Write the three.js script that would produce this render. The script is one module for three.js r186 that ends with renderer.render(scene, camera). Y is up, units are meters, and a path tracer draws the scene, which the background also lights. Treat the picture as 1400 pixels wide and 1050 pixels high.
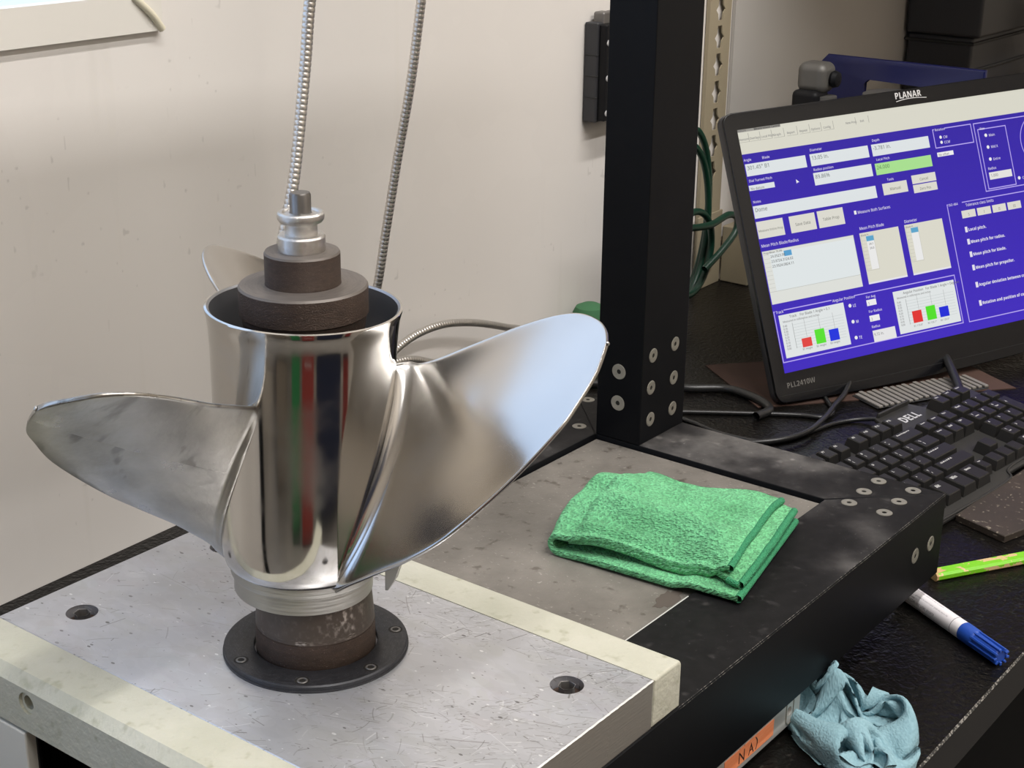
import * as THREE from 'three';
import { RoundedBoxGeometry } from 'three/addons/geometries/RoundedBoxGeometry.js';
import { mergeGeometries, toCreasedNormals, mergeVertices } from 'three/addons/utils/BufferGeometryUtils.js';
import { RectAreaLightUniformsLib } from 'three/addons/lights/RectAreaLightUniformsLib.js';
import { FontLoader } from 'three/addons/loaders/FontLoader.js';
import { TextGeometry } from 'three/addons/geometries/TextGeometry.js';

// ---------------------------------------------------------------- camera, light, exposure
const scene = new THREE.Scene();
const camera = new THREE.PerspectiveCamera(27.976, 1400 / 1050, 0.02, 60);
camera.position.set(-0.62151, 0.50191, 0.62858);
camera.up.set(0.26669, 0.93875, -0.21824);
camera.lookAt(camera.position.x + 0.7473, camera.position.y - 0.34441, camera.position.z - 0.56827);
scene.add(camera);
scene.background = new THREE.Color(0.55, 0.66, 0.82);

const renderer = new THREE.WebGLRenderer({ antialias: true });
renderer.toneMapping = THREE.LinearToneMapping;
renderer.toneMappingExposure = 1.0;
renderer.shadowMap.enabled = true;
RectAreaLightUniformsLib.init();

const TUBE = 70, SIDE_TUBE = 76;             // radiance of the ceiling tubes
const TUBE_COL = new THREE.Color(1.0, 0.975, 0.955);
const DAY = 0.38, DOOR_DAY = 0.9, DAY_COL = new THREE.Color(0.42, 0.6, 1.0);   // daylight behind the frosted panes

// ---------------------------------------------------------------- main measures (metres; y = 0 is the top of the machine plate)
const PX0 = -0.10469, PX1 = 0.09913, PX2 = 0.13256, PZ0 = -0.19104, PZ1 = 0.19378;
const YF = -0.0348, YB = -0.1099, ZI0 = -0.11513, XI1 = 0.48584, ZI1 = 0.11942, ZF = 0.19559, XR = 0.56189, ZP = -0.06696;
const YD = -0.145, FLOOR = -0.95, CEIL = 2.9;
const wallZ = x => -0.4428 - 0.0295 * x;
const WALL_TURN = Math.atan(0.0295);

// ---------------------------------------------------------------- helpers
let seed = 7;
const rnd = () => { seed = (seed * 1664525 + 1013904223) >>> 0; return seed / 4294967296; };
const V = (x, y, z) => new THREE.Vector3(x, y, z);
const used = new Map();
function numbered(name) { const n = used.get(name) || 0; used.set(name, n + 1); return n ? `${name}_${String(n).padStart(3, '0')}` : name; }
function tag(o, label, category, group) { o.userData.label = label; if (category) o.userData.category = category; if (group) o.userData.group = group; return o; }
function thing(name, label, category, pos = [0, 0, 0], turn = 0, group) {
  const o = new THREE.Group(); o.name = numbered(name); o.position.set(...pos); o.rotation.y = turn; scene.add(o);
  return tag(o, label, category, group);
}
function part(name, geo, mat, parent) {
  const m = new THREE.Mesh(geo, mat); m.castShadow = m.receiveShadow = true;
  m.name = parent === scene ? numbered(name) : name;
  if (parent !== scene) { let n = 0; for (const c of parent.children) if (c.name === name || c.name.startsWith(name + '_0')) n++; if (n) m.name = `${name}_${String(n).padStart(3, '0')}`; }
  parent.add(m); return m;
}
function struct(name, geo, mat) { const m = part(name, geo, mat, scene); m.userData.kind = 'structure'; return m; }
function clean(g) { g = g.index ? g.toNonIndexed() : g; for (const k of Object.keys(g.attributes)) if (!['position', 'normal', 'uv'].includes(k)) g.deleteAttribute(k); return g; }
function boxUV(g) {          // uv in metres from the dominant axis of each face
  g = clean(g); const p = g.attributes.position, uv = new Float32Array(p.count * 2);
  const a = V(), b = V(), c = V();
  for (let i = 0; i < p.count; i += 3) {
    a.fromBufferAttribute(p, i); b.fromBufferAttribute(p, i + 1); c.fromBufferAttribute(p, i + 2);
    const n = b.clone().sub(a).cross(c.clone().sub(a)); const x = Math.abs(n.x), y = Math.abs(n.y), z = Math.abs(n.z);
    [a, b, c].forEach((q, k) => { const j = (i + k) * 2; if (y >= x && y >= z) { uv[j] = q.x; uv[j + 1] = -q.z; } else if (x >= z) { uv[j] = q.z; uv[j + 1] = q.y; } else { uv[j] = q.x; uv[j + 1] = q.y; } });
  }
  g.setAttribute('uv', new THREE.BufferAttribute(uv, 2)); return g;
}
function creased(g, a) { g.scale(1000, 1000, 1000); const r = toCreasedNormals(g, a); r.scale(0.001, 0.001, 0.001); return r; }   // the addon joins corners nearer than a centimetre, so it works on millimetres
const merge = list => mergeGeometries(list.map(clean));
function box(x0, x1, y0, y1, z0, z1, r = 0.001, seg = 2) {
  const g = new RoundedBoxGeometry(x1 - x0, y1 - y0, z1 - z0, seg, Math.min(r, 0.49 * Math.min(x1 - x0, y1 - y0, z1 - z0)));
  g.translate((x0 + x1) / 2, (y0 + y1) / 2, (z0 + z1) / 2); return boxUV(g);
}
// plan polygon [[x, z], ...] (any winding) pulled up from y0 to y1, small bevel
function slab(poly, y0, y1, bevel = 0.0008, holes = [], segs = 1) {
  const s = new THREE.Shape(poly.map(([x, z]) => new THREE.Vector2(x, -z)));
  for (const h of holes) s.holes.push(h);
  const b = bevel > 0;
  const g = new THREE.ExtrudeGeometry(s, { depth: y1 - y0 - 2 * bevel, bevelEnabled: b, bevelSize: bevel, bevelThickness: bevel, bevelOffset: -bevel, bevelSegments: segs, curveSegments: 20 });
  g.rotateX(-Math.PI / 2); g.translate(0, y0 + bevel, 0);
  return boxUV(creased(g, 0.6));
}
function hole(x, z, r) { const p = new THREE.Path(); p.absarc(x, -z, r, 0, Math.PI * 2, true); return p; }
function lathe(pts, seg = 64) { return clean(creased(new THREE.LatheGeometry(pts.map(([r, y]) => new THREE.Vector2(Math.max(r, 0), y)), seg), 0.55)); }
function tube(pts, r, seg = 60, rad = 10, closed = false) { return clean(new THREE.TubeGeometry(new THREE.CatmullRomCurve3(pts.map(p => V(...p)), closed, 'centripetal'), seg, r, rad, closed)); }
function cyl(r, h, x, y, z, seg = 24) { const g = new THREE.CylinderGeometry(r, r, h, seg); g.translate(x, y, z); return clean(g); }
// a grid fn(u, v) -> Vector3 as a smooth mesh
function gridGeo(fn, nu, nv, flip = false) {
  const pos = [], uv = [], idx = [];
  for (let j = 0; j <= nv; j++) for (let i = 0; i <= nu; i++) { const p = fn(i / nu, j / nv); pos.push(p.x, p.y, p.z); uv.push(p.u ?? i / nu, p.w ?? j / nv); }
  for (let j = 0; j < nv; j++) for (let i = 0; i < nu; i++) { const a = j * (nu + 1) + i, b = a + 1, c = a + nu + 1, d = c + 1; flip ? idx.push(a, c, b, b, c, d) : idx.push(a, b, c, b, d, c); }
  const g = new THREE.BufferGeometry(); g.setAttribute('position', new THREE.Float32BufferAttribute(pos, 3)); g.setAttribute('uv', new THREE.Float32BufferAttribute(uv, 2)); g.setIndex(idx); g.computeVertexNormals(); return g;
}
// a sheet of thickness th around fn(u, v), closed at its rim
function sheet(fn, nu, nv, th, uvScale = null) {
  const P = [], N = [], e = 1e-3;
  for (let j = 0; j <= nv; j++) for (let i = 0; i <= nu; i++) {
    const u = i / nu, v = j / nv, p = fn(u, v);
    const du = fn(Math.min(1, u + e), v).sub(fn(Math.max(0, u - e), v)), dv = fn(u, Math.min(1, v + e)).sub(fn(u, Math.max(0, v - e)));
    P.push(p); N.push(du.cross(dv).normalize());
  }
  const pos = [], uv = [], idx = [], n = P.length;
  for (const s of [0.5, -0.5]) P.forEach((p, k) => { const q = p.clone().addScaledVector(N[k], s * (typeof th === 'function' ? th((k % (nu + 1)) / nu, Math.floor(k / (nu + 1)) / nv) : th)); pos.push(q.x, q.y, q.z); const i = k % (nu + 1), j = Math.floor(k / (nu + 1)); uv.push(uvScale ? i / nu * uvScale[0] : q.x + q.y * 0.9, uvScale ? j / nv * uvScale[1] : q.z - q.y * 0.9); });
  for (let j = 0; j < nv; j++) for (let i = 0; i < nu; i++) { const a = j * (nu + 1) + i, b = a + 1, c = a + nu + 1, d = c + 1; idx.push(a, b, c, b, d, c, n + a, n + c, n + b, n + b, n + c, n + d); }
  const rim = []; for (let i = 0; i <= nu; i++) rim.push(i); for (let j = 1; j <= nv; j++) rim.push(j * (nu + 1) + nu); for (let i = nu - 1; i >= 0; i--) rim.push(nv * (nu + 1) + i); for (let j = nv - 1; j >= 1; j--) rim.push(j * (nu + 1));
  rim.forEach((a, k) => { const b = rim[(k + 1) % rim.length]; idx.push(a, n + a, b, b, n + a, n + b); });
  const g = new THREE.BufferGeometry(); g.setAttribute('position', new THREE.Float32BufferAttribute(pos, 3)); g.setAttribute('uv', new THREE.Float32BufferAttribute(uv, 2)); g.setIndex(idx); g.computeVertexNormals(); return g;
}

// ---------------------------------------------------------------- noise and textures
const PERM = (() => { const p = [...Array(256).keys()]; for (let i = 255; i > 0; i--) { const j = Math.floor(rnd() * (i + 1)); [p[i], p[j]] = [p[j], p[i]]; } return [...p, ...p]; })();
const hash = (x, y) => PERM[(PERM[x & 255] + y) & 255] / 255;
function vnoise(x, y, w = 256) { const xi = Math.floor(x), yi = Math.floor(y), fx = x - xi, fy = y - yi, s = fx * fx * (3 - 2 * fx), t = fy * fy * (3 - 2 * fy), m = k => ((k % w) + w) % w; const a = hash(m(xi), m(yi)), b = hash(m(xi + 1), m(yi)), c = hash(m(xi), m(yi + 1)), d = hash(m(xi + 1), m(yi + 1)); return (a + (b - a) * s) * (1 - t) + (c + (d - c) * s) * t; }
function fbm(x, y, oct = 4, w = 8) { let s = 0, a = 0.5, t = 0; for (let o = 0; o < oct; o++) { s += a * vnoise(x, y, w); t += a; x = x * 2 + 0; y = y * 2 + 0; w *= 2; a *= 0.55; } return s / t; }
const clamp = (x, a = 0, b = 1) => Math.min(b, Math.max(a, x)), smooth = (a, b, x) => { const t = clamp((x - a) / (b - a)); return t * t * (3 - 2 * t); }, lerp = (a, b, t) => a + (b - a) * t;
function dataTex(w, h, fn, size = 1, srgb = true) {      // fn(u, v, x, y) -> [r, g, b] 0..255 ; size: metres per tile
  const d = new Uint8Array(w * h * 4);
  for (let y = 0; y < h; y++) for (let x = 0; x < w; x++) { const c = fn(x / w, y / h, x, y), k = (y * w + x) * 4; d[k] = clamp(c[0], 0, 255); d[k + 1] = clamp(c[1], 0, 255); d[k + 2] = clamp(c[2], 0, 255); d[k + 3] = 255; }
  const t = new THREE.DataTexture(d, w, h); t.wrapS = t.wrapT = THREE.RepeatWrapping; t.magFilter = THREE.LinearFilter; t.minFilter = THREE.LinearMipmapLinearFilter; t.generateMipmaps = true; if (srgb) t.colorSpace = THREE.SRGBColorSpace;
  const [su, sv] = Array.isArray(size) ? size : [size, size]; t.repeat.set(1 / su, 1 / sv); t.needsUpdate = true; return t;
}
const grey = (w, h, fn, size) => dataTex(w, h, (u, v, x, y) => { const k = 255 * fn(u, v, x, y); return [k, k, k]; }, size, false);
function canvasTex(w, h, draw, size = null, srgb = true) {
  const c = document.createElement('canvas'); c.width = w; c.height = h; draw(c.getContext('2d'), w, h);
  const t = new THREE.CanvasTexture(c); if (srgb) t.colorSpace = THREE.SRGBColorSpace; t.anisotropy = 8;
  if (size) { t.wrapS = t.wrapT = THREE.RepeatWrapping; t.repeat.set(1 / size[0], 1 / size[1]); } return t;
}
const rgb = (r, g, b) => new THREE.Color().setRGB(r, g, b);
const std = o => new THREE.MeshStandardMaterial(o);
const phys = o => new THREE.MeshPhysicalMaterial(o);
const M = {};
{
  // machined aluminium plate: brushed haze, fine dark scratches and swarf marks
  const plate = canvasTex(2048, 2048, (c, w, h) => {
    c.fillStyle = 'rgb(204,204,205)'; c.fillRect(0, 0, w, h);
    for (let i = 0; i < 900; i++) { const x = rnd() * w, y = rnd() * h, r = 20 + rnd() * 110; c.fillStyle = rnd() < 0.5 ? `rgba(178,176,172,${0.05 + rnd() * 0.05})` : `rgba(232,233,236,${0.05 + rnd() * 0.05})`; c.beginPath(); c.ellipse(x, y, r, r * (0.3 + rnd() * 0.5), rnd() * 3, 0, 7); c.fill(); }
    for (let i = 0; i < 9000; i++) { const x = rnd() * w, y = rnd() * h, q = fbm(x / w * 5, y / h * 8, 3, 64), X = (x / w < 0.5 ? x / w : x / w - 1) * 0.21, vv = 1 - y / h, Z = -(vv < 0.5 ? vv : vv - 1) * 0.39; if (rnd() > smooth(0.25, 0.68, q) * (0.12 + 0.88 * smooth(-0.1, 0.16, X + 0.7 * Z))) continue; const a = (rnd() < 0.6 ? 0.6 + (rnd() - 0.5) * 1.1 : rnd() * 6.28), l = 10 + rnd() * rnd() * rnd() * 260, k = (rnd() - 0.5) * l * 0.22, dark = rnd() < 0.82; c.strokeStyle = dark ? `rgba(74,70,63,${0.05 + rnd() * rnd() * 0.5})` : `rgba(250,250,248,${0.2 + rnd() * 0.4})`; c.lineWidth = 2 + rnd() * rnd() * 5.5; c.beginPath(); c.moveTo(x, y); c.quadraticCurveTo(x + Math.cos(a) * l / 2 - Math.sin(a) * k, y + Math.sin(a) * l / 2 + Math.cos(a) * k, x + Math.cos(a) * l, y + Math.sin(a) * l); c.stroke(); }
    for (let i = 0; i < 500; i++) { const x = rnd() * w, y = rnd() * h; c.fillStyle = rnd() < 0.75 ? `rgba(72,70,66,${0.2 + rnd() * 0.4})` : 'rgba(252,252,250,0.8)'; c.beginPath(); c.arc(x, y, 2 + rnd() * rnd() * 9, 0, 7); c.fill(); }
  }, [0.21, 0.39]);
  const plateRough = grey(512, 512, (u, v) => 0.27 + 0.16 * fbm(u * 8, v * 8, 5, 8), 0.21);
  M.plate = std({ color: rgb(0.9, 0.905, 0.93), map: plate, metalness: 0.62, roughness: 1, roughnessMap: plateRough });
  M.plateEdge = std({ color: rgb(0.35, 0.33, 0.3), metalness: 0.75, roughness: 0.42, bumpMap: grey(256, 256, (u, v) => fbm(u * 4, v * 64, 3, 64), 0.05), bumpScale: 0.0001 });
  // yellowed nylon
  const cream = dataTex(512, 512, (u, v) => { const n = fbm(u * 6, v * 6, 5, 6), m = fbm(u * 24 + 3, v * 24, 3, 24), s = smooth(0.6, 0.95, m) * 14; return [176 + 22 * n - s * 1.6, 175 + 20 * n - s * 1.6, 156 + 24 * n - s * 1.9]; }, 0.17);
  M.cream = phys({ map: cream, roughness: 0.48, bumpMap: grey(256, 256, (u, v) => fbm(u * 16, v * 16, 4, 16), 0.05), bumpScale: 0.0004 });
  M.creamPanel = std({ color: rgb(0.63, 0.61, 0.54), roughness: 0.5 });
  // black painted steel, dusty
  const dust = dataTex(1024, 1024, (u, v) => { const n = fbm(u * 5, v * 5, 6, 5), m = fbm(u * 40 + 7, v * 40, 3, 40), q = fbm(u * 3 + 11, v * 3, 4, 3), p = smooth(0.4, 0.66, q) * smooth(0.28, 0.72, n) * 92 + smooth(0.66, 0.95, m) * 40 + smooth(0.95, 1, vnoise(u * 200, v * 200, 200)) * 60; const f = 16 * fbm(u * 70, v * 70, 3, 70); return [9 + f + p * 0.85, 8 + f + p * 0.83, 9 + f + p * 0.79]; }, 0.42);
  M.frameDust = phys({ map: dust, roughness: 0.6, specularIntensity: 0.4 });
  const paint = dataTex(512, 512, (u, v) => { const n = fbm(u * 6, v * 6, 4, 6), m = fbm(u * 64 + 2, v * 20, 3, 64), p = 5 * n + smooth(0.8, 0.97, m) * 14; return [8 + p, 9 + p, 12 + p]; }, 0.3);
  M.framePaint = phys({ map: paint, roughness: 0.5, specularIntensity: 0.3 });
  M.worn = std({ map: dataTex(512, 64, (u, v) => { const s = fbm(u * 160, v * 4, 3, 160) > 0.56 ? 132 : 30; return [s, s * 0.97, s * 0.92]; }, [0.2, 0.01]), roughness: 0.6 });
  M.bright = std({ color: rgb(0.75, 0.74, 0.71), metalness: 0.5, roughness: 0.4 });
  M.screw = std({ color: rgb(0.36, 0.34, 0.29), metalness: 0.75, roughness: 0.45, bumpMap: grey(128, 128, (u, v) => fbm(u * 8, v * 8, 3, 8), 0.01), bumpScale: 0.0003 });
  M.socket = std({ color: rgb(0.02, 0.018, 0.015), metalness: 0.4, roughness: 0.7 });
  M.boltDark = std({ color: rgb(0.2, 0.19, 0.18), metalness: 0.7, roughness: 0.5 });
  M.boltRust = std({ color: rgb(0.06, 0.035, 0.025), metalness: 0.3, roughness: 0.8 });
  // grey sheet with grime
  const sheetT = dataTex(1024, 1024, (u, v) => { const n = fbm(u * 4, v * 4, 6, 4), m = fbm(u * 32 + 5, v * 32, 4, 32), s = smooth(0.66, 0.85, m), w = smooth(0.9, 1, vnoise(u * 160, v * 160, 160)) * 40; return [78 + 66 * n - s * 30 + w, 74 + 64 * n - s * 31 + w, 68 + 62 * n - s * 31 + w]; }, 0.28);
  M.sheet = std({ map: sheetT, metalness: 0.15, roughness: 0.5, bumpMap: grey(256, 256, (u, v) => fbm(u * 16, v * 16, 4, 16), 0.06), bumpScale: 0.0003 });
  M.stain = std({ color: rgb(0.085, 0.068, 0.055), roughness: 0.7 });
  // rusty brown turned steel
  const rust = dataTex(512, 512, (u, v) => { const n = fbm(u * 8, v * 8, 5, 8), m = fbm(u * 48 + 9, v * 48, 2, 48), g = smooth(0.72, 0.92, m) * 46; return [58 + 22 * n + g, 46 + 18 * n + g, 38 + 16 * n + g]; }, [0.25, 0.25]);
  const rustTop = dataTex(512, 512, (u, v) => { const n = fbm(u * 8, v * 8, 5, 8); return [92 + 26 * n, 86 + 24 * n, 80 + 24 * n]; }, [0.25, 0.25]);
  M.rust = std({ map: rust, metalness: 0.35, roughness: 0.55, bumpMap: grey(256, 256, (u, v) => fbm(u * 32, v * 32, 3, 32), 0.1), bumpScale: 0.0003 });
  M.rustTop = std({ map: rustTop, metalness: 0.4, roughness: 0.5 });
  const streak = dataTex(1024, 256, (u, v) => { const n = fbm(u * 8, v * 8, 5, 8), m = fbm(u * 96, v * 48, 3, 96), k = fbm(u * 24 + 4, v * 2, 3, 24), g = smooth(0.55, 0.8, k) * smooth(0.4, 0.75, m) * 90 + smooth(0.5, 0.9, m) * 14; return [74 + 22 * n + g, 66 + 18 * n + g, 59 + 16 * n + g]; }, [1, 1]);
  M.rustStreak = std({ map: streak, metalness: 0.4, roughness: 0.5 });
  M.flange = std({ map: dataTex(512, 512, (u, v) => { const n = fbm(u * 10, v * 10, 5, 10), m = fbm(u * 48, v * 48, 2, 48); const p = 26 * n + smooth(0.66, 0.95, m) * 60; return [32 + p, 32 + p, 35 + p]; }, 0.1), metalness: 0.3, roughness: 0.42 });
  M.turned = std({ color: rgb(0.62, 0.6, 0.57), metalness: 1, roughness: 0.26, bumpMap: grey(64, 512, (u, v) => fbm(u * 2, v * 64, 2, 64), [1, 0.02]), bumpScale: 0.00005 });
  M.pin = std({ color: rgb(0.2, 0.19, 0.18), metalness: 0.9, roughness: 0.35 });
  // stainless propeller: mirror hub, satin blades with grinding swirls
  const scratch = canvasTex(1024, 1024, (c, w, h) => { c.fillStyle = '#000'; c.fillRect(0, 0, w, h); for (let i = 0; i < 700; i++) { const x = rnd() * w, y = rnd() * h, a = rnd() * 6.3, l = 10 + rnd() * 60; c.strokeStyle = `rgba(255,255,255,${rnd() * 0.5})`; c.lineWidth = 1 + rnd() * 1.5; c.beginPath(); c.moveTo(x, y); c.quadraticCurveTo(x + rnd() * 20 - 10 + Math.cos(a) * l / 2, y + rnd() * 20 - 10 + Math.sin(a) * l / 2, x + Math.cos(a) * l, y + Math.sin(a) * l); c.stroke(); } }, [1, 1], false);
  const hubRough = grey(512, 512, (u, v) => 0.09 + 0.16 * smooth(0.55, 0.8, fbm(u * 6, v * 6, 5, 6)), 1);
  M.hub = std({ color: rgb(0.56, 0.54, 0.51), metalness: 1, roughness: 1, roughnessMap: hubRough });
  M.hubIn = std({ color: rgb(0.3, 0.3, 0.31), metalness: 0.9, roughness: 0.4 });
  M.bladeDull = std({ color: rgb(1, 1, 1), map: dataTex(1024, 1024, (u, v) => { const n = fbm(u * 9, v * 9, 5, 9), k = fbm(u * 22 + 5, v * 9, 4, 22), m = smooth(0.62, 0.8, k) * 30; return [142 + 50 * n - m, 138 + 50 * n - m, 131 + 50 * n - m]; }, 1), metalness: 1, roughness: 1, roughnessMap: grey(512, 512, (u, v) => 0.2 + 0.26 * fbm(u * 12, v * 8, 5, 12), 1), bumpMap: grey(1024, 1024, (u, v) => fbm(u * 40 + 3, v * 30, 4, 40), 1), bumpScale: 0.00025 });
  const bladeRough = grey(1024, 1024, (u, v) => 0.1 + 0.18 * fbm(u * 5, v * 5, 5, 5), 1);
  M.blade = std({ color: rgb(0.51, 0.497, 0.48), metalness: 1, roughness: 1, roughnessMap: bladeRough });
  M.collar = std({ color: rgb(0.4, 0.385, 0.35), metalness: 0.9, roughness: 0.38, bumpMap: grey(64, 512, (u, v) => fbm(u * 8, v * 64, 2, 64), [1, 1]), bumpScale: 0.0002 });
  // room
  const wallT = dataTex(1024, 1024, (u, v) => { const n = fbm(u * 4, v * 4, 5, 4), d = smooth(0.7, 0.95, fbm(u * 40, v * 3 + 2, 3, 40)) * 6, s = smooth(0.93, 0.97, vnoise(u * 220 + 1, v * 130, 220)) * smooth(0.62, 0.72, fbm(u * 7 + 3, v * 7, 3, 7)) * 18; return [224 + 6 * n - d - s, 219 + 6 * n - d - s, 213 + 6 * n - d * 1.2 - s]; }, 1.1);
  M.wall = std({ map: wallT, roughness: 0.55 });
  M.wallTan = std({ color: rgb(0.52, 0.47, 0.4), roughness: 0.8 });
  M.trim = std({ color: rgb(0.74, 0.71, 0.65), roughness: 0.5 });
  M.caulk = std({ color: rgb(0.7, 0.65, 0.5), roughness: 0.7 });
  M.floor = std({ map: dataTex(512, 512, (u, v) => { const n = fbm(u * 6, v * 6, 5, 6); return [104 + 40 * n, 100 + 38 * n, 94 + 36 * n]; }, 2.5), roughness: 0.5 });
  M.ceiling = std({ color: rgb(0.62, 0.6, 0.56), roughness: 0.9 });
  // desk: black grained laminate
  const grain = grey(512, 512, (u, v) => { const a = fbm(u * 22, v * 22, 4, 22); return Math.abs(a - 0.5) * 1.6 + 0.25 * fbm(u * 60, v * 60, 2, 60); }, 0.16);
  M.desk = phys({ map: dataTex(512, 512, (u, v) => { const n = fbm(u * 5, v * 5, 5, 5), m = smooth(0.74, 0.9, fbm(u * 90, v * 90, 2, 90)) * 26; return [12 + 7 * n + m, 11 + 6 * n + m, 10 + 5 * n + m * 0.9]; }, 0.4), roughness: 0.28, specularIntensity: 0.36, bumpMap: grain, bumpScale: 0.0009 });
  M.black = phys({ color: rgb(0.009, 0.009, 0.01), roughness: 0.5, specularIntensity: 0.35 });
  M.blackSoft = std({ color: rgb(0.02, 0.02, 0.02), roughness: 0.7 });
  // cloths
  const terryB = grey(1024, 1024, (u, v) => { const a = vnoise(u * 84, v * 84, 84), b = vnoise(u * 168 + 9, v * 168, 168); return 0.7 * a + 0.3 * b; }, 0.13);
  const terryC = dataTex(1024, 1024, (u, v) => { const a = vnoise(u * 84, v * 84, 84), n = fbm(u * 5, v * 5, 4, 5), k = 0.74 + 0.3 * a; return [92 * k + 40 * n, 168 * k + 50 * n, 114 * k + 44 * n]; }, 0.13);
  M.towel = phys({ map: terryC, roughness: 1, bumpMap: terryB, bumpScale: 0.0022, sheen: 0.4, sheenRoughness: 0.6, sheenColor: rgb(0.4, 0.8, 0.5) });
  M.hem = std({ color: rgb(0.035, 0.25, 0.11), roughness: 0.9, bumpMap: grey(128, 128, (u, v) => vnoise(u * 32, v * 32, 32), 0.02), bumpScale: 0.001 });
  M.paper = std({ map: dataTex(512, 512, (u, v) => { const a = vnoise(u * 100, v * 100, 100), n = fbm(u * 5, v * 5, 4, 5); return [116 + 16 * n + 14 * a, 150 + 16 * n + 14 * a, 159 + 16 * n + 14 * a]; }, 0.12), roughness: 0.95, bumpMap: grey(512, 512, (u, v) => vnoise(u * 128, v * 128, 128), 0.12), bumpScale: 0.0004, side: THREE.DoubleSide });
  M.blue = phys({ color: rgb(0.015, 0.07, 0.38), roughness: 0.4 });
  M.pencil = std({ map: dataTex(512, 128, (u, v) => { const k = fbm(u * 12, v * 3 + 1, 4, 12) > 0.66; return k ? [205, 176, 128] : [120, 196, 34]; }, [0.18, 0.05]), roughness: 0.4 });
  M.wood = std({ color: rgb(0.55, 0.36, 0.16), roughness: 0.8 });
  M.mat = std({ map: dataTex(1024, 1024, (u, v, x, y) => { const n = fbm(u * 6, v * 6, 4, 6), p = vnoise(u * 80, v * 80, 80) > 0.86 ? 90 * vnoise(u * 160, v * 160, 160) : 0; return [44 + 18 * n + p, 37 + 15 * n + p, 32 + 12 * n + p * 0.9]; }, 0.25), roughness: 0.6 });
  M.keycase = phys({ color: rgb(0.03, 0.029, 0.028), roughness: 0.45, specularIntensity: 0.5 });
  M.bezel = phys({ color: rgb(0.006, 0.006, 0.007), roughness: 0.2, specularIntensity: 0.6 });
  M.bezelSide = std({ color: rgb(0.03, 0.03, 0.033), roughness: 0.4 });
  M.logo = std({ color: rgb(0.62, 0.62, 0.62), metalness: 0.3, roughness: 0.4 });
  M.cable = std({ color: rgb(0.012, 0.012, 0.012), roughness: 0.35 });
  M.green = std({ color: rgb(0.005, 0.036, 0.02), roughness: 0.4 });
  M.greenCloth = std({ color: rgb(0.05, 0.16, 0.07), roughness: 0.9 });
  M.hose = std({ color: rgb(0.66, 0.63, 0.59), metalness: 0.9, roughness: 0.36 });
  M.tanSteel = std({ color: rgb(0.33, 0.28, 0.19), roughness: 0.5 });
  M.zinc = std({ color: rgb(0.5, 0.49, 0.46), metalness: 0.5, roughness: 0.45 });
  M.blueSteel = std({ color: rgb(0.007, 0.01, 0.075), roughness: 0.35 });
  M.greySteel = std({ color: rgb(0.13, 0.125, 0.115), metalness: 0.4, roughness: 0.5 });
  M.card = std({ map: dataTex(256, 256, (u, v) => { const n = fbm(u * 6, v * 6, 4, 6); return [58 + 18 * n, 40 + 12 * n, 32 + 10 * n]; }, 0.3), roughness: 0.8 });
  M.strip = std({ color: rgb(0.2, 0.185, 0.165), roughness: 0.45 });
  M.crate = std({ color: rgb(0.03, 0.03, 0.033), roughness: 0.5 });
  M.shadeBoard = std({ color: rgb(0.46, 0.44, 0.41), roughness: 0.7 });  // shade below the upper shelf is put into this grey
  M.shelfBoard = std({ color: rgb(0.2, 0.16, 0.12), roughness: 0.7 });
}
function slotHex(r, depth) { const s = new THREE.Shape(); s.absarc(0, 0, r, 0, Math.PI * 2); return s; }
// countersunk screw, axis +y, head flush with y = 0.0006; socket is a part of its own
const screwGeo = lathe([[0.0019, -0.0012], [0.0021, 0.0004], [0.0062, 0.0006], [0.0067, 0.0003], [0.0068, -0.0012]], 28);
const socketGeo = (() => { const g = new THREE.CylinderGeometry(0.0021, 0.0021, 0.0008, 6); g.translate(0, -0.0003, 0); return clean(g); })();
function screw(parent, pos, dir = 'y', s = 1) {
  const m = part('screw', screwGeo, M.screw, parent); m.position.set(...pos); m.scale.setScalar(s);
  if (dir === 'x') m.rotation.z = Math.PI / 2; if (dir === 'z') m.rotation.x = Math.PI / 2;
  part('socket', socketGeo, M.socket, m); return m;
}
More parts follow.
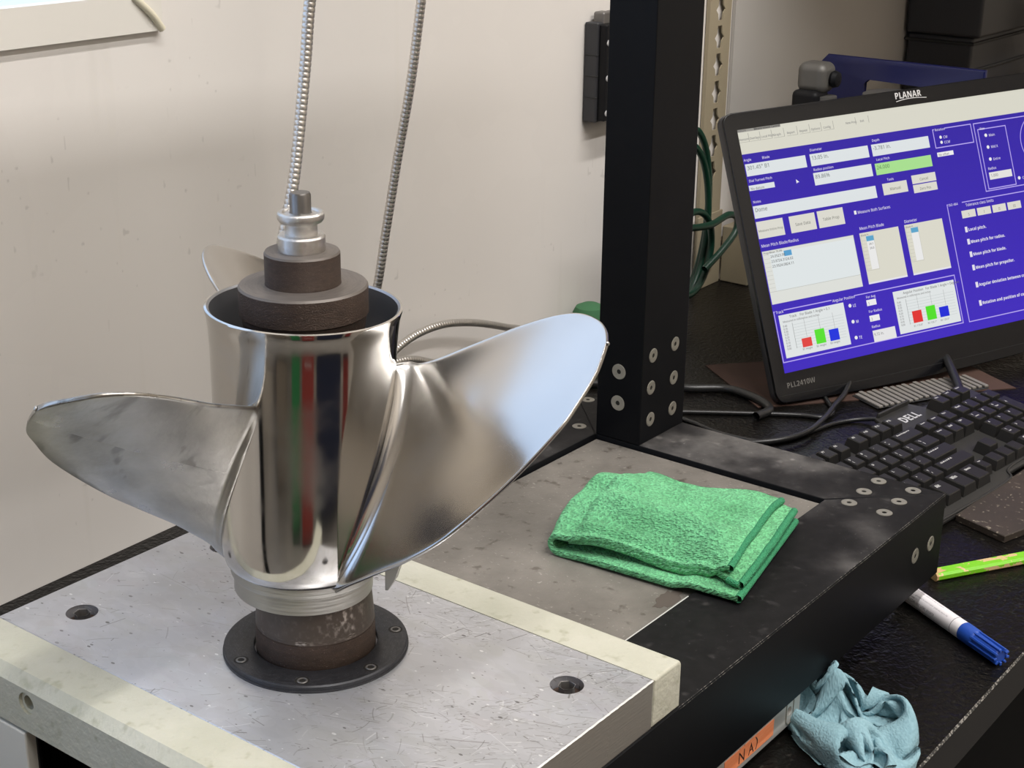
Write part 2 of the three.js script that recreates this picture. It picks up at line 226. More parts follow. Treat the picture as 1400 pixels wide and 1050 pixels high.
// ---------------------------------------------------------------- room
const WX0 = -2.7, WX1 = 3.3, WZ1 = 3.3;
const WIN = { x0: -0.2, x1: 0.249, y0: 0.357, y1: 1.3 };     // clear opening of the window in the back wall
const SIDE = { x0: -1.4, x1: -0.37, y0: 0.0, y1: 1.2 };       // wide window in the back wall, left of the desk
{
  const back = (x0, x1, y0, y1) => slab([[x0, wallZ(x0)], [x1, wallZ(x1)], [x1, wallZ(x1) - 0.12], [x0, wallZ(x0) - 0.12]], y0, y1, 0);
  struct('wall_back', merge([back(WX0 - 0.12, SIDE.x0, FLOOR, CEIL), back(SIDE.x0, SIDE.x1, SIDE.y1, CEIL), back(SIDE.x0, SIDE.x1, FLOOR, SIDE.y0), back(SIDE.x1, WIN.x0, FLOOR, CEIL), back(WIN.x1, WX1 + 0.12, FLOOR, CEIL), back(WIN.x0, WIN.x1, FLOOR, WIN.y0), back(WIN.x0, WIN.x1, WIN.y1, CEIL)]), M.wall);
  const zb = wallZ(WX0);
  struct('wall_left', merge([box(WX0 - 0.12, WX0, FLOOR, CEIL, zb - 0.1, -0.3, 0.0005, 1), box(WX0 - 0.12, WX0, FLOOR, CEIL, 0.75, WZ1 + 0.12, 0.0005, 1), box(WX0 - 0.12, WX0, 1.2, CEIL, -0.3, 0.75, 0.0005, 1), box(WX0 - 0.12, WX0, FLOOR, 0, -0.3, 0.75, 0.0005, 1)]), M.wallTan);
  struct('wall_right', box(WX1, WX1 + 0.12, FLOOR, CEIL, -0.66, WZ1 + 0.12, 0.0005, 1), M.wallTan);
  struct('wall_front', box(WX0 - 0.12, WX1 + 0.12, FLOOR, CEIL, WZ1, WZ1 + 0.12, 0.0005, 1), M.wallTan);
  struct('floor', box(WX0 - 0.12, WX1 + 0.12, FLOOR - 0.1, FLOOR, -0.66, WZ1 + 0.12, 0.0005, 1), M.floor);
  struct('ceiling', box(WX0 - 0.12, WX1 + 0.12, CEIL, CEIL + 0.1, -0.66, WZ1 + 0.12, 0.0005, 1), M.ceiling);
  // window: flat mitred casing on the wall, frosted pane
  const win = new THREE.Group(); win.name = 'window_1'; win.userData.kind = 'structure'; scene.add(win);
  const F = 0.032, T = 0.006, wp = (x, y, o) => V(x, y, wallZ(x) + o);
  const rail = (a, b, c, d) => { const s = [a, b, c, d]; const g = new THREE.BufferGeometry(); const P = []; const f = s.map(p => wp(p[0], p[1], T)), k = s.map(p => wp(p[0], p[1], 0.0005)); const q = (w, x, y, z) => P.push(w, x, y, w, y, z); q(f[0], f[1], f[2], f[3]); q(k[3], k[2], k[1], k[0]); for (let i = 0; i < 4; i++) q(f[i], k[i], k[(i + 1) % 4], f[(i + 1) % 4]); g.setFromPoints(P); g.computeVertexNormals(); return boxUV(g); };
  const { x0, x1, y0, y1 } = WIN;
  part('window_frame', rail([x0 - F, y0 - F], [x1 + F, y0 - F], [x1, y0], [x0, y0]), M.trim, win);
  part('window_frame', rail([x1 + F, y0 - F], [x1 + F, y1 + F], [x1, y1], [x1, y0]), M.trim, win);
  part('window_frame', rail([x1 + F, y1 + F], [x0 - F, y1 + F], [x0, y1], [x1, y1]), M.trim, win);
  part('window_frame', rail([x0 - F, y1 + F], [x0 - F, y0 - F], [x0, y0], [x0, y1]), M.trim, win);
  part('caulk', tube([[x1 + F - 0.001, y0 - F + 0.001, wallZ(x1 + F) + T], [x1 + F * 0.55, y0 - F * 0.5, wallZ(x1) + T + 0.0012], [x1 + 0.001, y0 - 0.001, wallZ(x1) + T]], 0.0035, 20, 8), M.caulk, win).scale.set(1, 1, 1);
  const glow = k => std({ color: rgb(0.3, 0.32, 0.34), roughness: 0.4, emissive: rgb(0.45, 0.67, 1), emissiveIntensity: k });
  const pane = (w, h, pos, turn, parent, day, k) => {
    const g = new THREE.BoxGeometry(w, h, 0.008); const m = part('pane', clean(g), glow(k), parent); m.position.set(...pos); m.rotation.y = turn;
    const l = new THREE.RectAreaLight(DAY_COL, day, w, h); const n = V(Math.sin(turn), 0, Math.cos(turn)); l.position.set(pos[0] + n.x * 0.006, pos[1], pos[2] + n.z * 0.006); l.lookAt(l.position.x + n.x, l.position.y, l.position.z + n.z); scene.add(l);
  };
  const xc = (x0 + x1) / 2, yc = (y0 + y1) / 2;
  pane(x1 - x0, y1 - y0, [xc, yc, wallZ(xc) - 0.012], WALL_TURN, win, DAY, 0.95);
  const door = new THREE.Group(); door.name = 'window_2'; door.userData.kind = 'structure'; scene.add(door);
  const dc = (SIDE.x0 + SIDE.x1) / 2, dw = SIDE.x1 - SIDE.x0, fr = (a, b, c, d) => slab([[a, wallZ(a) - 0.06], [b, wallZ(b) - 0.06], [b, wallZ(b) - 0.005], [a, wallZ(a) - 0.005]], c, d, 0.001);
  pane(dw - 0.1, 1.1, [dc, 0.6, wallZ(dc) - 0.03], WALL_TURN, door, DOOR_DAY, 1.0);
  part('window_frame', merge([fr(SIDE.x0, SIDE.x0 + 0.05, 0, SIDE.y1), fr(SIDE.x1 - 0.05, SIDE.x1, 0, SIDE.y1), fr(SIDE.x0 + 0.05, SIDE.x1 - 0.05, 0, 0.05), fr(SIDE.x0 + 0.05, SIDE.x1 - 0.05, 1.15, SIDE.y1)]), M.trim, door);
  const side = new THREE.Group(); side.name = 'window_3'; side.userData.kind = 'structure'; scene.add(side);
  pane(0.95, 1.1, [WX0 - 0.05, 0.6, 0.225], Math.PI / 2, side, DOOR_DAY, 1.0);
  part('window_frame', merge([box(WX0 - 0.08, WX0 - 0.02, 0, 1.2, -0.3, -0.25), box(WX0 - 0.08, WX0 - 0.02, 0, 1.2, 0.7, 0.75), box(WX0 - 0.08, WX0 - 0.02, 0, 0.05, -0.25, 0.7), box(WX0 - 0.08, WX0 - 0.02, 1.15, 1.2, -0.25, 0.7)]), M.trim, side);
}
// ceiling tube fittings
function tubeLight(x, z, len, power, label) {
  const t = thing('ceiling_light', label, 'ceiling light', [x, CEIL, z]);
  part('housing', box(-len / 2 - 0.04, len / 2 + 0.04, -0.06, 0, -0.085, 0.085, 0.006), M.trim, t);
  part('lamp_tube', box(-len / 2, len / 2, -0.085, -0.06, -0.06, 0.06, 0.01), std({ color: rgb(0.5, 0.5, 0.5), emissive: TUBE_COL, emissiveIntensity: 3.2 }), t);
  const l = new THREE.RectAreaLight(TUBE_COL, power, len, 0.12); l.position.set(x, CEIL - 0.088, z); l.lookAt(x, CEIL - 1, z); scene.add(l);
}
tubeLight(0.5, 1.0, 3.0, TUBE, 'long ceiling tube light straight above the desk front');
tubeLight(0.3, 2.35, 3.2, SIDE_TUBE, 'long ceiling tube light nearest the tan front wall');

// ---------------------------------------------------------------- desk and the measuring machine
{
  const t = thing('work_desk', 'black grained laminate desk under the whole machine, worn along its front edge', 'desk');
  part('desk_top', slab([[-0.28, 0.2858], [1.345, 0.2858], [1.345, wallZ(1.345) + 0.001], [-0.28, wallZ(-0.28) + 0.001]], YD - 0.04, YD, 0.0006), M.desk, t);
  part('front_band', box(-0.28, 1.345, YD - 0.0395, YD - 0.0018, 0.2848, 0.2868, 0.0004, 1), M.black, t);
  const edge = gridGeo((u, v) => V(-0.28 + 1.625 * u, YD + 0.0001 - 0.0017 * v, 0.2853 + 0.0016 * v), 260, 1, true);
  edge.setAttribute('uv', new THREE.BufferAttribute(Float32Array.from({ length: edge.attributes.position.count * 2 }, (_, i) => i & 1 ? (i >> 1) / 600 * 0.01 : edge.attributes.position.getX(i >> 1)), 2));
  part('worn_edge', edge, M.worn, t).userData.label = 'chipped pale front edge';
  for (const x of [-0.25, 0.5, 1.28]) part('desk_leg', box(x, x + 0.05, FLOOR, YD - 0.04, -0.38, 0.2, 0.002), M.blackSoft, t);
  part('back_panel', box(-0.24, 1.28, FLOOR + 0.1, YD - 0.04, -0.37, -0.35, 0.002), M.blackSoft, t);
}
{
  const t = thing('machine_stand', 'black painted square-tube machine frame with a tall post at its far corner', 'machine stand');
  const bars = [
    ['frame_bar', [[-0.1047, ZF], [XR, ZF], [XI1, ZI1], [-0.0285, ZI1]]], ['frame_bar', [[XR, ZF], [XR, PZ0], [XI1, ZI0], [XI1, ZI1]]],
    ['frame_bar', [[XR, PZ0], [-0.1047, PZ0], [-0.0285, ZI0], [XI1, ZI0]]], ['frame_bar', [[-0.1047, PZ0], [-0.1047, ZF], [-0.0285, ZI1], [-0.0285, ZI0]]]];
  for (const [n, p] of bars) {
    const top = part(n, slab(p, YB, YF, 0.0009, [], 2), [M.framePaint][0], t);
    const sh = p.map(([x, z]) => [x, z]); const cx = sh.reduce((a, q) => a + q[0], 0) / 4, cz = sh.reduce((a, q) => a + q[1], 0) / 4;
    part('dusty_top', slab(sh.map(([x, z]) => [x + Math.sign(cx - x) * 0.0011, z + Math.sign(cz - z) * 0.0011]), YF - 0.0006, YF + 0.0001, 0), M.frameDust, top);
  }
  // worn bare metal along the front top edge
  const we = gridGeo((u, v) => V(0.13 + (XR - 0.13) * u, YF + 0.00016 - 0.0011 * v, ZF - 0.001 + 0.0011 * v), 200, 1, true);
  we.setAttribute('uv', new THREE.BufferAttribute(Float32Array.from({ length: we.attributes.position.count * 2 }, (_, i) => i & 1 ? 0.003 : we.attributes.position.getX(i >> 1)), 2));
  part('worn_edge', we, M.worn, t);
  const wi = gridGeo((u, v) => V(0.145 + 0.12 * u, YF + 0.00022, ZI1 + 0.0002 + 0.0011 * v), 60, 1, true);
  wi.setAttribute('uv', new THREE.BufferAttribute(Float32Array.from({ length: wi.attributes.position.count * 2 }, (_, i) => i & 1 ? 0.003 : wi.attributes.position.getX(i >> 1)), 2));
  part('worn_edge', wi, M.bright, t);
  part('ledge', box(-0.03, XI1 + 0.001, YF - 0.03, YF - 0.016, ZI0 - 0.001, ZI1 + 0.001, 0.0005, 1), M.blackSoft, t);
  part('post', box(XI1, XR, YF, 0.78, ZI0, ZP, 0.0012), M.framePaint, t);
  part('shadow_beam', box(-0.6, XR, 0.78, 0.84, -0.115, -0.012, 0.002), M.framePaint, t);  // unseen beam, added and placed to cast the shadow band on the wall
  part('post', box(-0.6, -0.55, FLOOR, 0.78, ZI0, ZP, 0.0012), M.framePaint, t);
  for (const [x, z] of [[0.5503, 0.1388], [0.5217, 0.1386], [0.4927, 0.1388], [0.5502, 0.1706], [0.5212, 0.1708], [0.4928, 0.1706], [0.4915, -0.1375], [0.5545, -0.1715], [0.5, -0.171]]) screw(t, [x, YF, z]);
  for (const y of [0.0318, 0.0014]) screw(t, [XI1, y, -0.0917], 'x', 1.08);
  for (const [x, y] of [[0.5033, 0.0481], [0.5406, 0.0495], [0.502, 0.0175], [0.541, 0.0164], [0.5032, -0.0136], [0.5412, -0.0142]]) screw(t, [x, y, ZP], 'z');
  for (const [x, y] of [[0.5065, -0.0721], [0.5383, -0.0727]]) screw(t, [x, y, ZF], 'z');
}
{
  const s = tag(part('metal_sheet', slab([[-0.02, ZI0 + 0.0022], [XI1 - 0.0018, ZI0 + 0.0022], [XI1 - 0.0018, ZI1 - 0.0004], [-0.02, ZI1 - 0.0004]], YF - 0.016, YF - 0.004, 0.0006), M.sheet, scene), 'grimy grey metal sheet let into the black frame under the green towel', 'metal sheet');
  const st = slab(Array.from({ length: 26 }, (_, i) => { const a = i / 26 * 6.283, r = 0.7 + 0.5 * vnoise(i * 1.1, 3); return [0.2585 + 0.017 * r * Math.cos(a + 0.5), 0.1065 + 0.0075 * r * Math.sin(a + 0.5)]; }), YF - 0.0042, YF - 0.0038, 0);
  part('stain', st, M.stain, s);
}
{
  const t = thing('machine_plate', 'thick scratched aluminium plate carrying the propeller, bolted at its corners', 'plate');
  const bolts = [[-0.0665, -0.1525], [0.061, 0.155], [0.061, -0.1525], [-0.0655, 0.155]];
  const top = part('plate', slab([[PX0, PZ0], [PX1, PZ0], [PX1, PZ1], [PX0, PZ1]], YF, 0, 0.0005, bolts.map(([x, z]) => hole(x, z, 0.0112))), M.plate, t);
  part('side_face', box(PX0 + 0.002, PX1 - 0.0004, YF + 0.0003, -0.0007, PZ1 - 0.003, PZ1 + 0.0002, 0.0001, 1), M.plateEdge, t).userData.label = 'dull grey sawn side face';
  part('bright_edge', gridGeo((u, v) => V(lerp(PX0 + 0.002, PX1, u), 0.00012 - 0.0007 * v, PZ1 - 0.0005 + 0.0009 * v + 0.0003 * vnoise(u * 90, 2)), 160, 1, true), M.bright, t);
  const hex = new THREE.Shape(); hex.absarc(0, 0, 0.0103, 0, 6.2832); const hx = new THREE.Path(); for (let i = 0; i <= 6; i++) { const a = -i / 6 * 6.2832 + 0.3; i ? hx.lineTo(0.0052 * Math.cos(a), 0.0052 * Math.sin(a)) : hx.moveTo(0.0052 * Math.cos(a), 0.0052 * Math.sin(a)); } hex.holes.push(hx);
  const head = new THREE.ExtrudeGeometry(hex, { depth: 0.006, bevelEnabled: true, bevelSize: 0.0006, bevelThickness: 0.0006, bevelOffset: -0.0006, curveSegments: 32 }); head.rotateX(-Math.PI / 2); head.translate(0, -0.0067, 0);
  for (const [x, z] of bolts) { const b = part('bolt', boxUV(creased(head, 0.6)), M.boltDark, t); b.position.set(x, 0, z); part('socket', cyl(0.0102, 0.004, 0, -0.009, 0), M.boltRust, b); }
}
{
  const r = tag(part('wear_strip', (() => { const s = new THREE.Shape(); const w = PX2 - PX1 - 0.0004, h = -YF; s.moveTo(0, 0); s.lineTo(w, 0); s.lineTo(w, h - 0.0045); s.absarc(w - 0.0045, h - 0.0045, 0.0045, 0, Math.PI / 2); s.lineTo(0, h); s.lineTo(0, 0); const g = new THREE.ExtrudeGeometry(s, { depth: PZ1 - PZ0 - 0.003, bevelEnabled: true, bevelSize: 0.0022, bevelThickness: 0.0022, bevelOffset: -0.0022, bevelSegments: 4, curveSegments: 8 }); g.translate(PX1 + 0.0004, YF, PZ0 + 0.0015); return boxUV(creased(g, 0.5)); })(), M.cream, scene), 'yellowed nylon strip along the far side of the aluminium plate', 'nylon strip');
  const X0 = -0.1436, s = new THREE.Shape(); s.moveTo(X0, -0.0376); s.lineTo(PX0 - 0.0005, -0.0376); s.lineTo(PX0 - 0.0005, 0); s.lineTo(-0.1366, 0); s.lineTo(X0, -0.0065); s.closePath();
  let g = new THREE.ExtrudeGeometry(s, { depth: 0.5, bevelEnabled: true, bevelSize: 0.0006, bevelThickness: 0.0006, bevelOffset: -0.0006 }); g.translate(0, 0, -0.28);
  // the bored hole in its face
  const { Brush, Evaluator, SUBTRACTION } = await import('three-bvh-csg');
  const ev = new Evaluator(); ev.attributes = ['position', 'normal', 'uv'];
  const bore = new THREE.CylinderGeometry(0.0048, 0.0048, 0.03, 32); bore.rotateZ(Math.PI / 2); bore.translate(-0.136, -0.0167, -0.11);
  const sink = new THREE.CylinderGeometry(0.0075, 0.0075, 0.004, 32); sink.rotateZ(Math.PI / 2); sink.translate(X0, -0.0167, -0.11);
  const b1 = new Brush(clean(g)), b2 = new Brush(clean(bore)), b3 = new Brush(clean(sink)); [b1, b2, b3].forEach(b => b.updateMatrixWorld());
  const res = ev.evaluate(ev.evaluate(b1, b2, SUBTRACTION), b3, SUBTRACTION);
  const f = tag(part('wear_strip', boxUV(creased(clean(res.geometry), 0.5)), M.cream, scene), 'thick yellowed nylon strip with a bored hole on the near side of the plate', 'nylon strip');
  const bw = new THREE.CylinderGeometry(0.0047, 0.0047, 0.012, 24, 1); bw.rotateZ(Math.PI / 2); bw.translate(-0.128, -0.0167, -0.11);
  part('bore', clean(bw), M.boltDark, f);
  tag(part('access_panel', box(-0.1436, -0.134, YD, -0.0405, -0.40, -0.1155, 0.0015), M.creamPanel, scene), 'cream plastic panel below the bored nylon strip at the lower left', 'panel');
  struct('trim_1', box(-0.136, -0.1338, YD, -0.0402, -0.40, -0.1138, 0.0004, 1), M.black);
}
{
  const t = thing('drawer_slide', 'zinc drawer slide with an orange tape label under the black frame front', 'drawer slide', [0, YD, 0]);
  part('outer_rail', box(-0.1, 0.335, 0, 0.0349, 0.168, 0.181, 0.0008), M.black, t);
  const sh = new THREE.Shape(); sh.moveTo(-0.1, 0); sh.lineTo(0.322, 0); sh.lineTo(0.322, 0.0275); sh.lineTo(-0.1, 0.0275);
  const sl = new THREE.Path(); sl.absarc(0.3045, 0.0128, 0.0034, 0, 6.2832, true); sh.holes.push(sl);
  const g = new THREE.ExtrudeGeometry(sh, { depth: 0.007, bevelEnabled: true, bevelSize: 0.0015, bevelThickness: 0.0015, bevelOffset: -0.0015, bevelSegments: 2 }); g.translate(0, 0.0072, 0.1815);
  const inner = part('inner_rail', boxUV(creased(g, 0.5)), M.zinc, t);
  const slot = (w, h, x, y, z) => { const s = new THREE.Shape(); const r = w / 2; s.absarc(0, h / 2 - r, r, 0, Math.PI); s.absarc(0, -h / 2 + r, r, Math.PI, 2 * Math.PI); const k = new THREE.Path(); const q = r - 0.0009; k.absarc(0, h / 2 - r, q, Math.PI, 0, true); k.absarc(0, -h / 2 + r, q, 0, -Math.PI, true); s.holes.push(k); const e = new THREE.ExtrudeGeometry(s, { depth: 0.0006, bevelEnabled: false, curveSegments: 16 }); e.translate(x, y, z); return clean(e); };
  part('slot_rim', slot(0.012, 0.0235, 0.3045, 0.021, 0.1899), M.screw, t);
  const tape = canvasTex(512, 128, (c, w, h) => { c.fillStyle = '#e98a5c'; c.fillRect(0, 0, w, h); for (let i = 0; i < 60; i++) { c.fillStyle = `rgba(245,200,165,${rnd() * 0.18})`; c.fillRect(rnd() * w, rnd() * h, 60 + rnd() * 120, 2 + rnd() * 6); } c.strokeStyle = '#1c1a18'; c.lineWidth = 9; c.lineCap = 'round'; c.beginPath(); c.moveTo(318, 18); c.quadraticCurveTo(352, 60, 322, 112); c.stroke(); c.beginPath(); c.moveTo(250, 112); c.lineTo(272, 40); c.lineTo(296, 112); c.moveTo(258, 84); c.lineTo(290, 84); c.stroke(); c.beginPath(); c.moveTo(150, 30); c.lineTo(150, 110); c.moveTo(150, 30); c.lineTo(200, 110); c.lineTo(200, 30); c.stroke(); });
  const tp = new THREE.BoxGeometry(0.072, 0.0135, 0.0004); tp.translate(0.243, 0.0195, 0.1902);
  part('tape_label', clean(tp), std({ map: tape, roughness: 0.5 }), t).userData.label = 'orange tape with black marker lettering';
}

// ---------------------------------------------------------------- flange, mandrel, propeller
{
  const t = thing('mounting_flange', 'black round flange ring screwed to the plate around the rusty mandrel foot', 'flange');
  part('flange_ring', lathe([[0.0395, 0], [0.0395, 0.0042], [0.0402, 0.0046], [0.0578, 0.0046], [0.0588, 0.0038], [0.0588, 0.0014], [0.0594, 0.0012], [0.0594, 0], [0.0395, 0]], 96), M.flange, t);
  for (const a of [-110, -55, -5, 52, 108, 164]) {
    const r = 0.0518, x = r * Math.sin(a * Math.PI / 180), z = r * Math.cos(a * Math.PI / 180);
    const s = part('cap_screw', lathe([[0.0021, 0.0050], [0.0023, 0.0056], [0.0031, 0.0056], [0.0034, 0.0052], [0.0034, 0.0044]], 20), M.boltDark, t); s.position.set(x, -0.0006, z);
    part('recess', lathe([[0.0034, 0.00525], [0.0047, 0.00525], [0.0047, 0.0049]], 20), M.socket, s); part('socket', cyl(0.0022, 0.001, 0, 0.0048, 0, 6), M.socket, s);
  }
}
{
  const t = thing('mandrel', 'rusty brown mandrel foot and steel shaft carrying the propeller', 'mandrel');
  const foot = lathe([[0, 0.0001], [0.0379, 0.0001], [0.0383, 0.001], [0.0381, 0.0196], [0.0378, 0.0204]], 96);
  part('foot', foot, M.rust, t);
  part('cone', lathe([[0.0378, 0.0204], [0.0377, 0.024], [0.0362, 0.043], [0.034, 0.05], [0.026, 0.09], [0.012, 0.098], [0.012, 0.262], [0, 0.262]], 96), M.rustStreak, t).userData.label = 'scuffed grey-brown taper above the foot';
  part('shaft', lathe([[0.0063, 0.255], [0.0063, 0.2962], [0.0056, 0.2975], [0, 0.2975]], 40), M.pin, t);
}
{
  const t = thing('stepped_spacer', 'rusty brown two-step round spacer sitting in the propeller mouth', 'spacer', [0, 0.18, 0]);
  const L = p => p.map(([r, y]) => [r, y - 0.18]);
  part('lower_step', lathe(L([[0.0125, 0.18], [0.03, 0.18], [0.037, 0.222], [0.0374, 0.2245], [0.0384, 0.2255], [0.0384, 0.2416]]), 96), M.rust, t);
  part('lower_top', lathe(L([[0.0384, 0.2416], [0.0374, 0.2429], [0.0224, 0.2432]]), 96), M.rustTop, t);
  part('upper_step', lathe(L([[0.0226, 0.2431], [0.0224, 0.2440], [0.0224, 0.2616]]), 80), M.rust, t);
  part('upper_top', lathe(L([[0.0224, 0.2616], [0.0217, 0.2628], [0.0125, 0.2630]]), 80), M.rustTop, t);
}
{
  const t = thing('lock_collar', 'bright turned steel collar with a rounded flange clamped on the shaft', 'collar', [0, 0.2631, 0]);
  const q = a => a.map(([r, y]) => [r, y - 0.2631]);
  part('collar_base', lathe(q([[0.0122, 0.2631], [0.0139, 0.2631], [0.014, 0.2640], [0.014, 0.2714], [0.0132, 0.2726], [0.0096, 0.2727]]), 64), M.turned, t);
  part('collar_neck', lathe(q([[0.0096, 0.2727], [0.0095, 0.2786], [0.0101, 0.2797]]), 64), M.turned, t);
  part('collar_ring', lathe(q([[0.0101, 0.2797], [0.0125, 0.2803], [0.0136, 0.2818], [0.0139, 0.2835], [0.0136, 0.2852], [0.0126, 0.2862], [0.0108, 0.2860], [0.0098, 0.2852], [0.0085, 0.2852], [0.0066, 0.2856]]), 64), M.turned, t);
}
{
  const P = thing('propeller', 'polished stainless three-blade boat propeller standing on the mandrel', 'propeller');
  const m4 = new THREE.Matrix4().makeBasis(V(0.7107, -0.0347, 0.7027).normalize(), V(0.0247, 0.9994, 0.0244).normalize(), V(-0.7031, 0, 0.7111).normalize());
  P.quaternion.setFromRotationMatrix(m4); P.position.set(-0.0056, 0.0001, -0.0056);
  const hubPts = [[0.0478, 0.0642], [0.0489, 0.0655], [0.0505, 0.0705], [0.0517, 0.0775], [0.0525, 0.086], [0.0529, 0.098], [0.0534, 0.125], [0.0545, 0.16], [0.0553, 0.186], [0.0559, 0.205], [0.0566, 0.216], [0.0575, 0.2235], [0.0587, 0.2283]];
  const hubR = h => { for (let i = 1; i < hubPts.length; i++) if (h <= hubPts[i][1]) { const [r0, h0] = hubPts[i - 1], [r1, h1] = hubPts[i]; return r0 + (r1 - r0) * clamp((h - h0) / (h1 - h0)); } return 0.0587; };
  const hubG = lathe([[0.0452, 0.0638], ...hubPts, [0.0586, 0.2292], [0.0572, 0.2296]], 192); 
  part('hub', hubG, M.hub, P);
  part('bore', lathe([[0.0572, 0.2296], [0.0558, 0.2286], [0.054, 0.21], [0.0515, 0.15], [0.049, 0.11], [0.0405, 0.105], [0.0405, 0.06]], 128), M.hubIn, P);
  part('hub_ring', lathe([[0.0412, 0.07], [0.0412, 0.0449], [0.0418, 0.0445], [0.0431, 0.0445], [0.0436, 0.045], [0.0436, 0.0556], [0.0441, 0.0562], [0.0455, 0.0566], [0.0457, 0.0572], [0.0457, 0.0638]], 128), M.collar, P).userData.label = 'machined pale ring at the foot of the hub';
  const H0 = 0.1378, A = 0.4442, B = 0.4368, PP = 0.1047, D = Math.PI / 180;
  const TE = [[0.045, 30], [0.0638, 27.3], [0.0697, 25.6], [0.0787, 24.7], [0.0988, 24.3], [0.1278, 23.6], [0.1406, 22.9], [0.1523, 21.9], [0.1629, 20.3], [0.1704, 18.3], [0.1771, 15.6], [0.1803, 13.2], [0.1812, 10.6]];
  const LE = [[0.045, -40.5], [0.0565, -38.3], [0.0701, -36.3], [0.0799, -34.9], [0.1051, -31.6], [0.1229, -28], [0.1312, -24.8], [0.1409, -20.1], [0.1505, -15], [0.1577, -10.8], [0.1632, -7.4], [0.1684, -4.2], [0.1717, -1], [0.1755, 2.4], [0.1781, 4.9], [0.1800, 8.2], [0.1812, 10.6]];
  const TE_L = [[0.045, 26], [0.0549, 24.4], [0.0761, 23], [0.0944, 21.9], [0.1143, 21.3], [0.1319, 20.4], [0.1504, 18.6], [0.1646, 15.3], [0.1737, 10.4], [0.1787, 6.6], [0.1792, 4.4]];
  const LE_L = [[0.045, -41], [0.0539, -38], [0.0576, -35.6], [0.068, -33.5], [0.0784, -31.8], [0.099, -30.6], [0.1165, -29.1], [0.1313, -25.8], [0.149, -19.4], [0.162, -11.2], [0.1693, -7.1], [0.1738, -2.7], [0.1776, 2.0], [0.1792, 4.4]];
  const TE_B = [[0.045, 30], [0.0638, 27.3], [0.0788, 24.9], [0.1086, 24], [0.1228, 23.8], [0.1359, 22.8], [0.1483, 21.2], [0.1555, 19.8], [0.1621, 18.1], [0.1671, 16.3], [0.1707, 14.1], [0.1737, 11.8], [0.1762, 9.6], [0.1787, 6.8], [0.1804, 3.3]];
  const LE_B = [[0.045, -40.5], [0.0565, -38.3], [0.0701, -36.3], [0.0799, -34.9], [0.1051, -31.6], [0.1229, -28], [0.1312, -24.8], [0.1409, -20.1], [0.1505, -15], [0.1577, -10.8], [0.1632, -7.4], [0.17, -4], [0.175, -1.2], [0.1785, 0.8], [0.1804, 3.3]];
  const curve = a => new THREE.CatmullRomCurve3(a.map(([r, d]) => V(r, d * D * 0.12, 0)), false, 'centripetal');
  const surf = (r, ph, S) => { const s = r - 0.055, a = ph + S; return V(r * Math.sin(a), H0 + A * s + B * s * s + PP * ph, r * Math.cos(a)); };
  const RHO = 0.011;
  function blade(te, le, deg) {
    const ct = curve(te), cl = curve(le), S = deg * D, NU = 72, NV = 96;
    const at = (u, v) => { const k = v < 0.5 ? v * 0.9 : 0.45 + (v - 0.5) * 1.1, a = cl.getPointAt(k), b = ct.getPointAt(k), uu = 0.5 - 0.5 * Math.cos(Math.PI * u); const r = lerp(a.x, b.x, uu), ph = lerp(a.y, b.y, uu) / 0.12; return { r, ph, uu }; };
    const mid = (u, v) => { const q = at(u, v); return surf(q.r, q.ph, S); };
    const half = (u, v, s = 1) => { const RHO_ = s < 0 ? RHO : 0.0035; const q = at(u, v), p = surf(q.r, q.ph, S), d = Math.max(0, q.r - hubR(p.y)), e = Math.pow(clamp(4 * q.uu * (1 - q.uu)), 0.55), base = lerp(0.0044, 0.0016, clamp((q.r - 0.05) / 0.125)); const f = d < RHO_ ? RHO_ - Math.sqrt(RHO_ * RHO_ - (RHO_ - d) * (RHO_ - d)) : 0; return 0.0012 + (base - 0.0012) * e + f * Math.pow(e, 0.7); };
    const norm = (u, v) => { const q = at(clamp(u, 0.01, 0.99), v), e = 5e-4; const dr = surf(q.r + e, q.ph, S).sub(surf(q.r - e, q.ph, S)), dp = surf(q.r, q.ph + 0.004, S).sub(surf(q.r, q.ph - 0.004, S)); return dp.cross(dr).normalize(); };
    const side = s => gridGeo((u, v) => { const vv = v * 0.9995, p = mid(u, vv).addScaledVector(norm(u, vv), s * half(u, vv, s)); const q = at(u, vv); p.u = q.r * 4; p.w = q.ph * 0.5; return p; }, NU, NV, s > 0);
    const top = side(1), bot = side(-1), ring = [], g = [top, bot].map(x => x.clone());
    // rim strip joining the two faces with a rounded edge
    const E = []; for (let j = 0; j <= NV; j++) E.push([0, j / NV]); for (let i = 1; i <= NU; i++) E.push([i / NU, 1]); for (let j = NV - 1; j >= 0; j--) E.push([1, j / NV]);
    const eg = gridGeo((u, v) => { const [uu, vv0] = E[Math.round(u * (E.length - 1))], vv = vv0 * 0.9995, h = half(uu, vv, v < 0.5 ? -1 : 1), c = mid(uu, vv), n = norm(uu, vv), inn = mid(clamp(uu, 0.02, 0.98), Math.min(vv, 0.985)), o = c.clone().sub(inn).normalize(); const a = (v - 0.5) * Math.PI; const p = c.addScaledVector(n, Math.sin(a) * h).addScaledVector(o, Math.cos(a) * h * 0.9); p.u = vv; p.w = v * 0.02; return p; }, E.length - 1, 6, false);
    return merge([...g, eg]);
  }
  const tabS = new THREE.Shape([[0.05, 0.082], [0.0655, 0.082], [0.0652, 0.07], [0.0622, 0.06], [0.0575, 0.0515], [0.0555, 0.0512], [0.0552, 0.064], [0.05, 0.064]].map(p => new THREE.Vector2(...p)));
  for (const a of [66, 184]) { const g = new THREE.ExtrudeGeometry(tabS, { depth: 0.004, bevelEnabled: true, bevelSize: 0.0005, bevelThickness: 0.0005, bevelOffset: -0.0005 }); g.translate(0, 0, -0.002); g.rotateY((a - 90) * Math.PI / 180); part('hub_tab', clean(g), M.collar, P); }
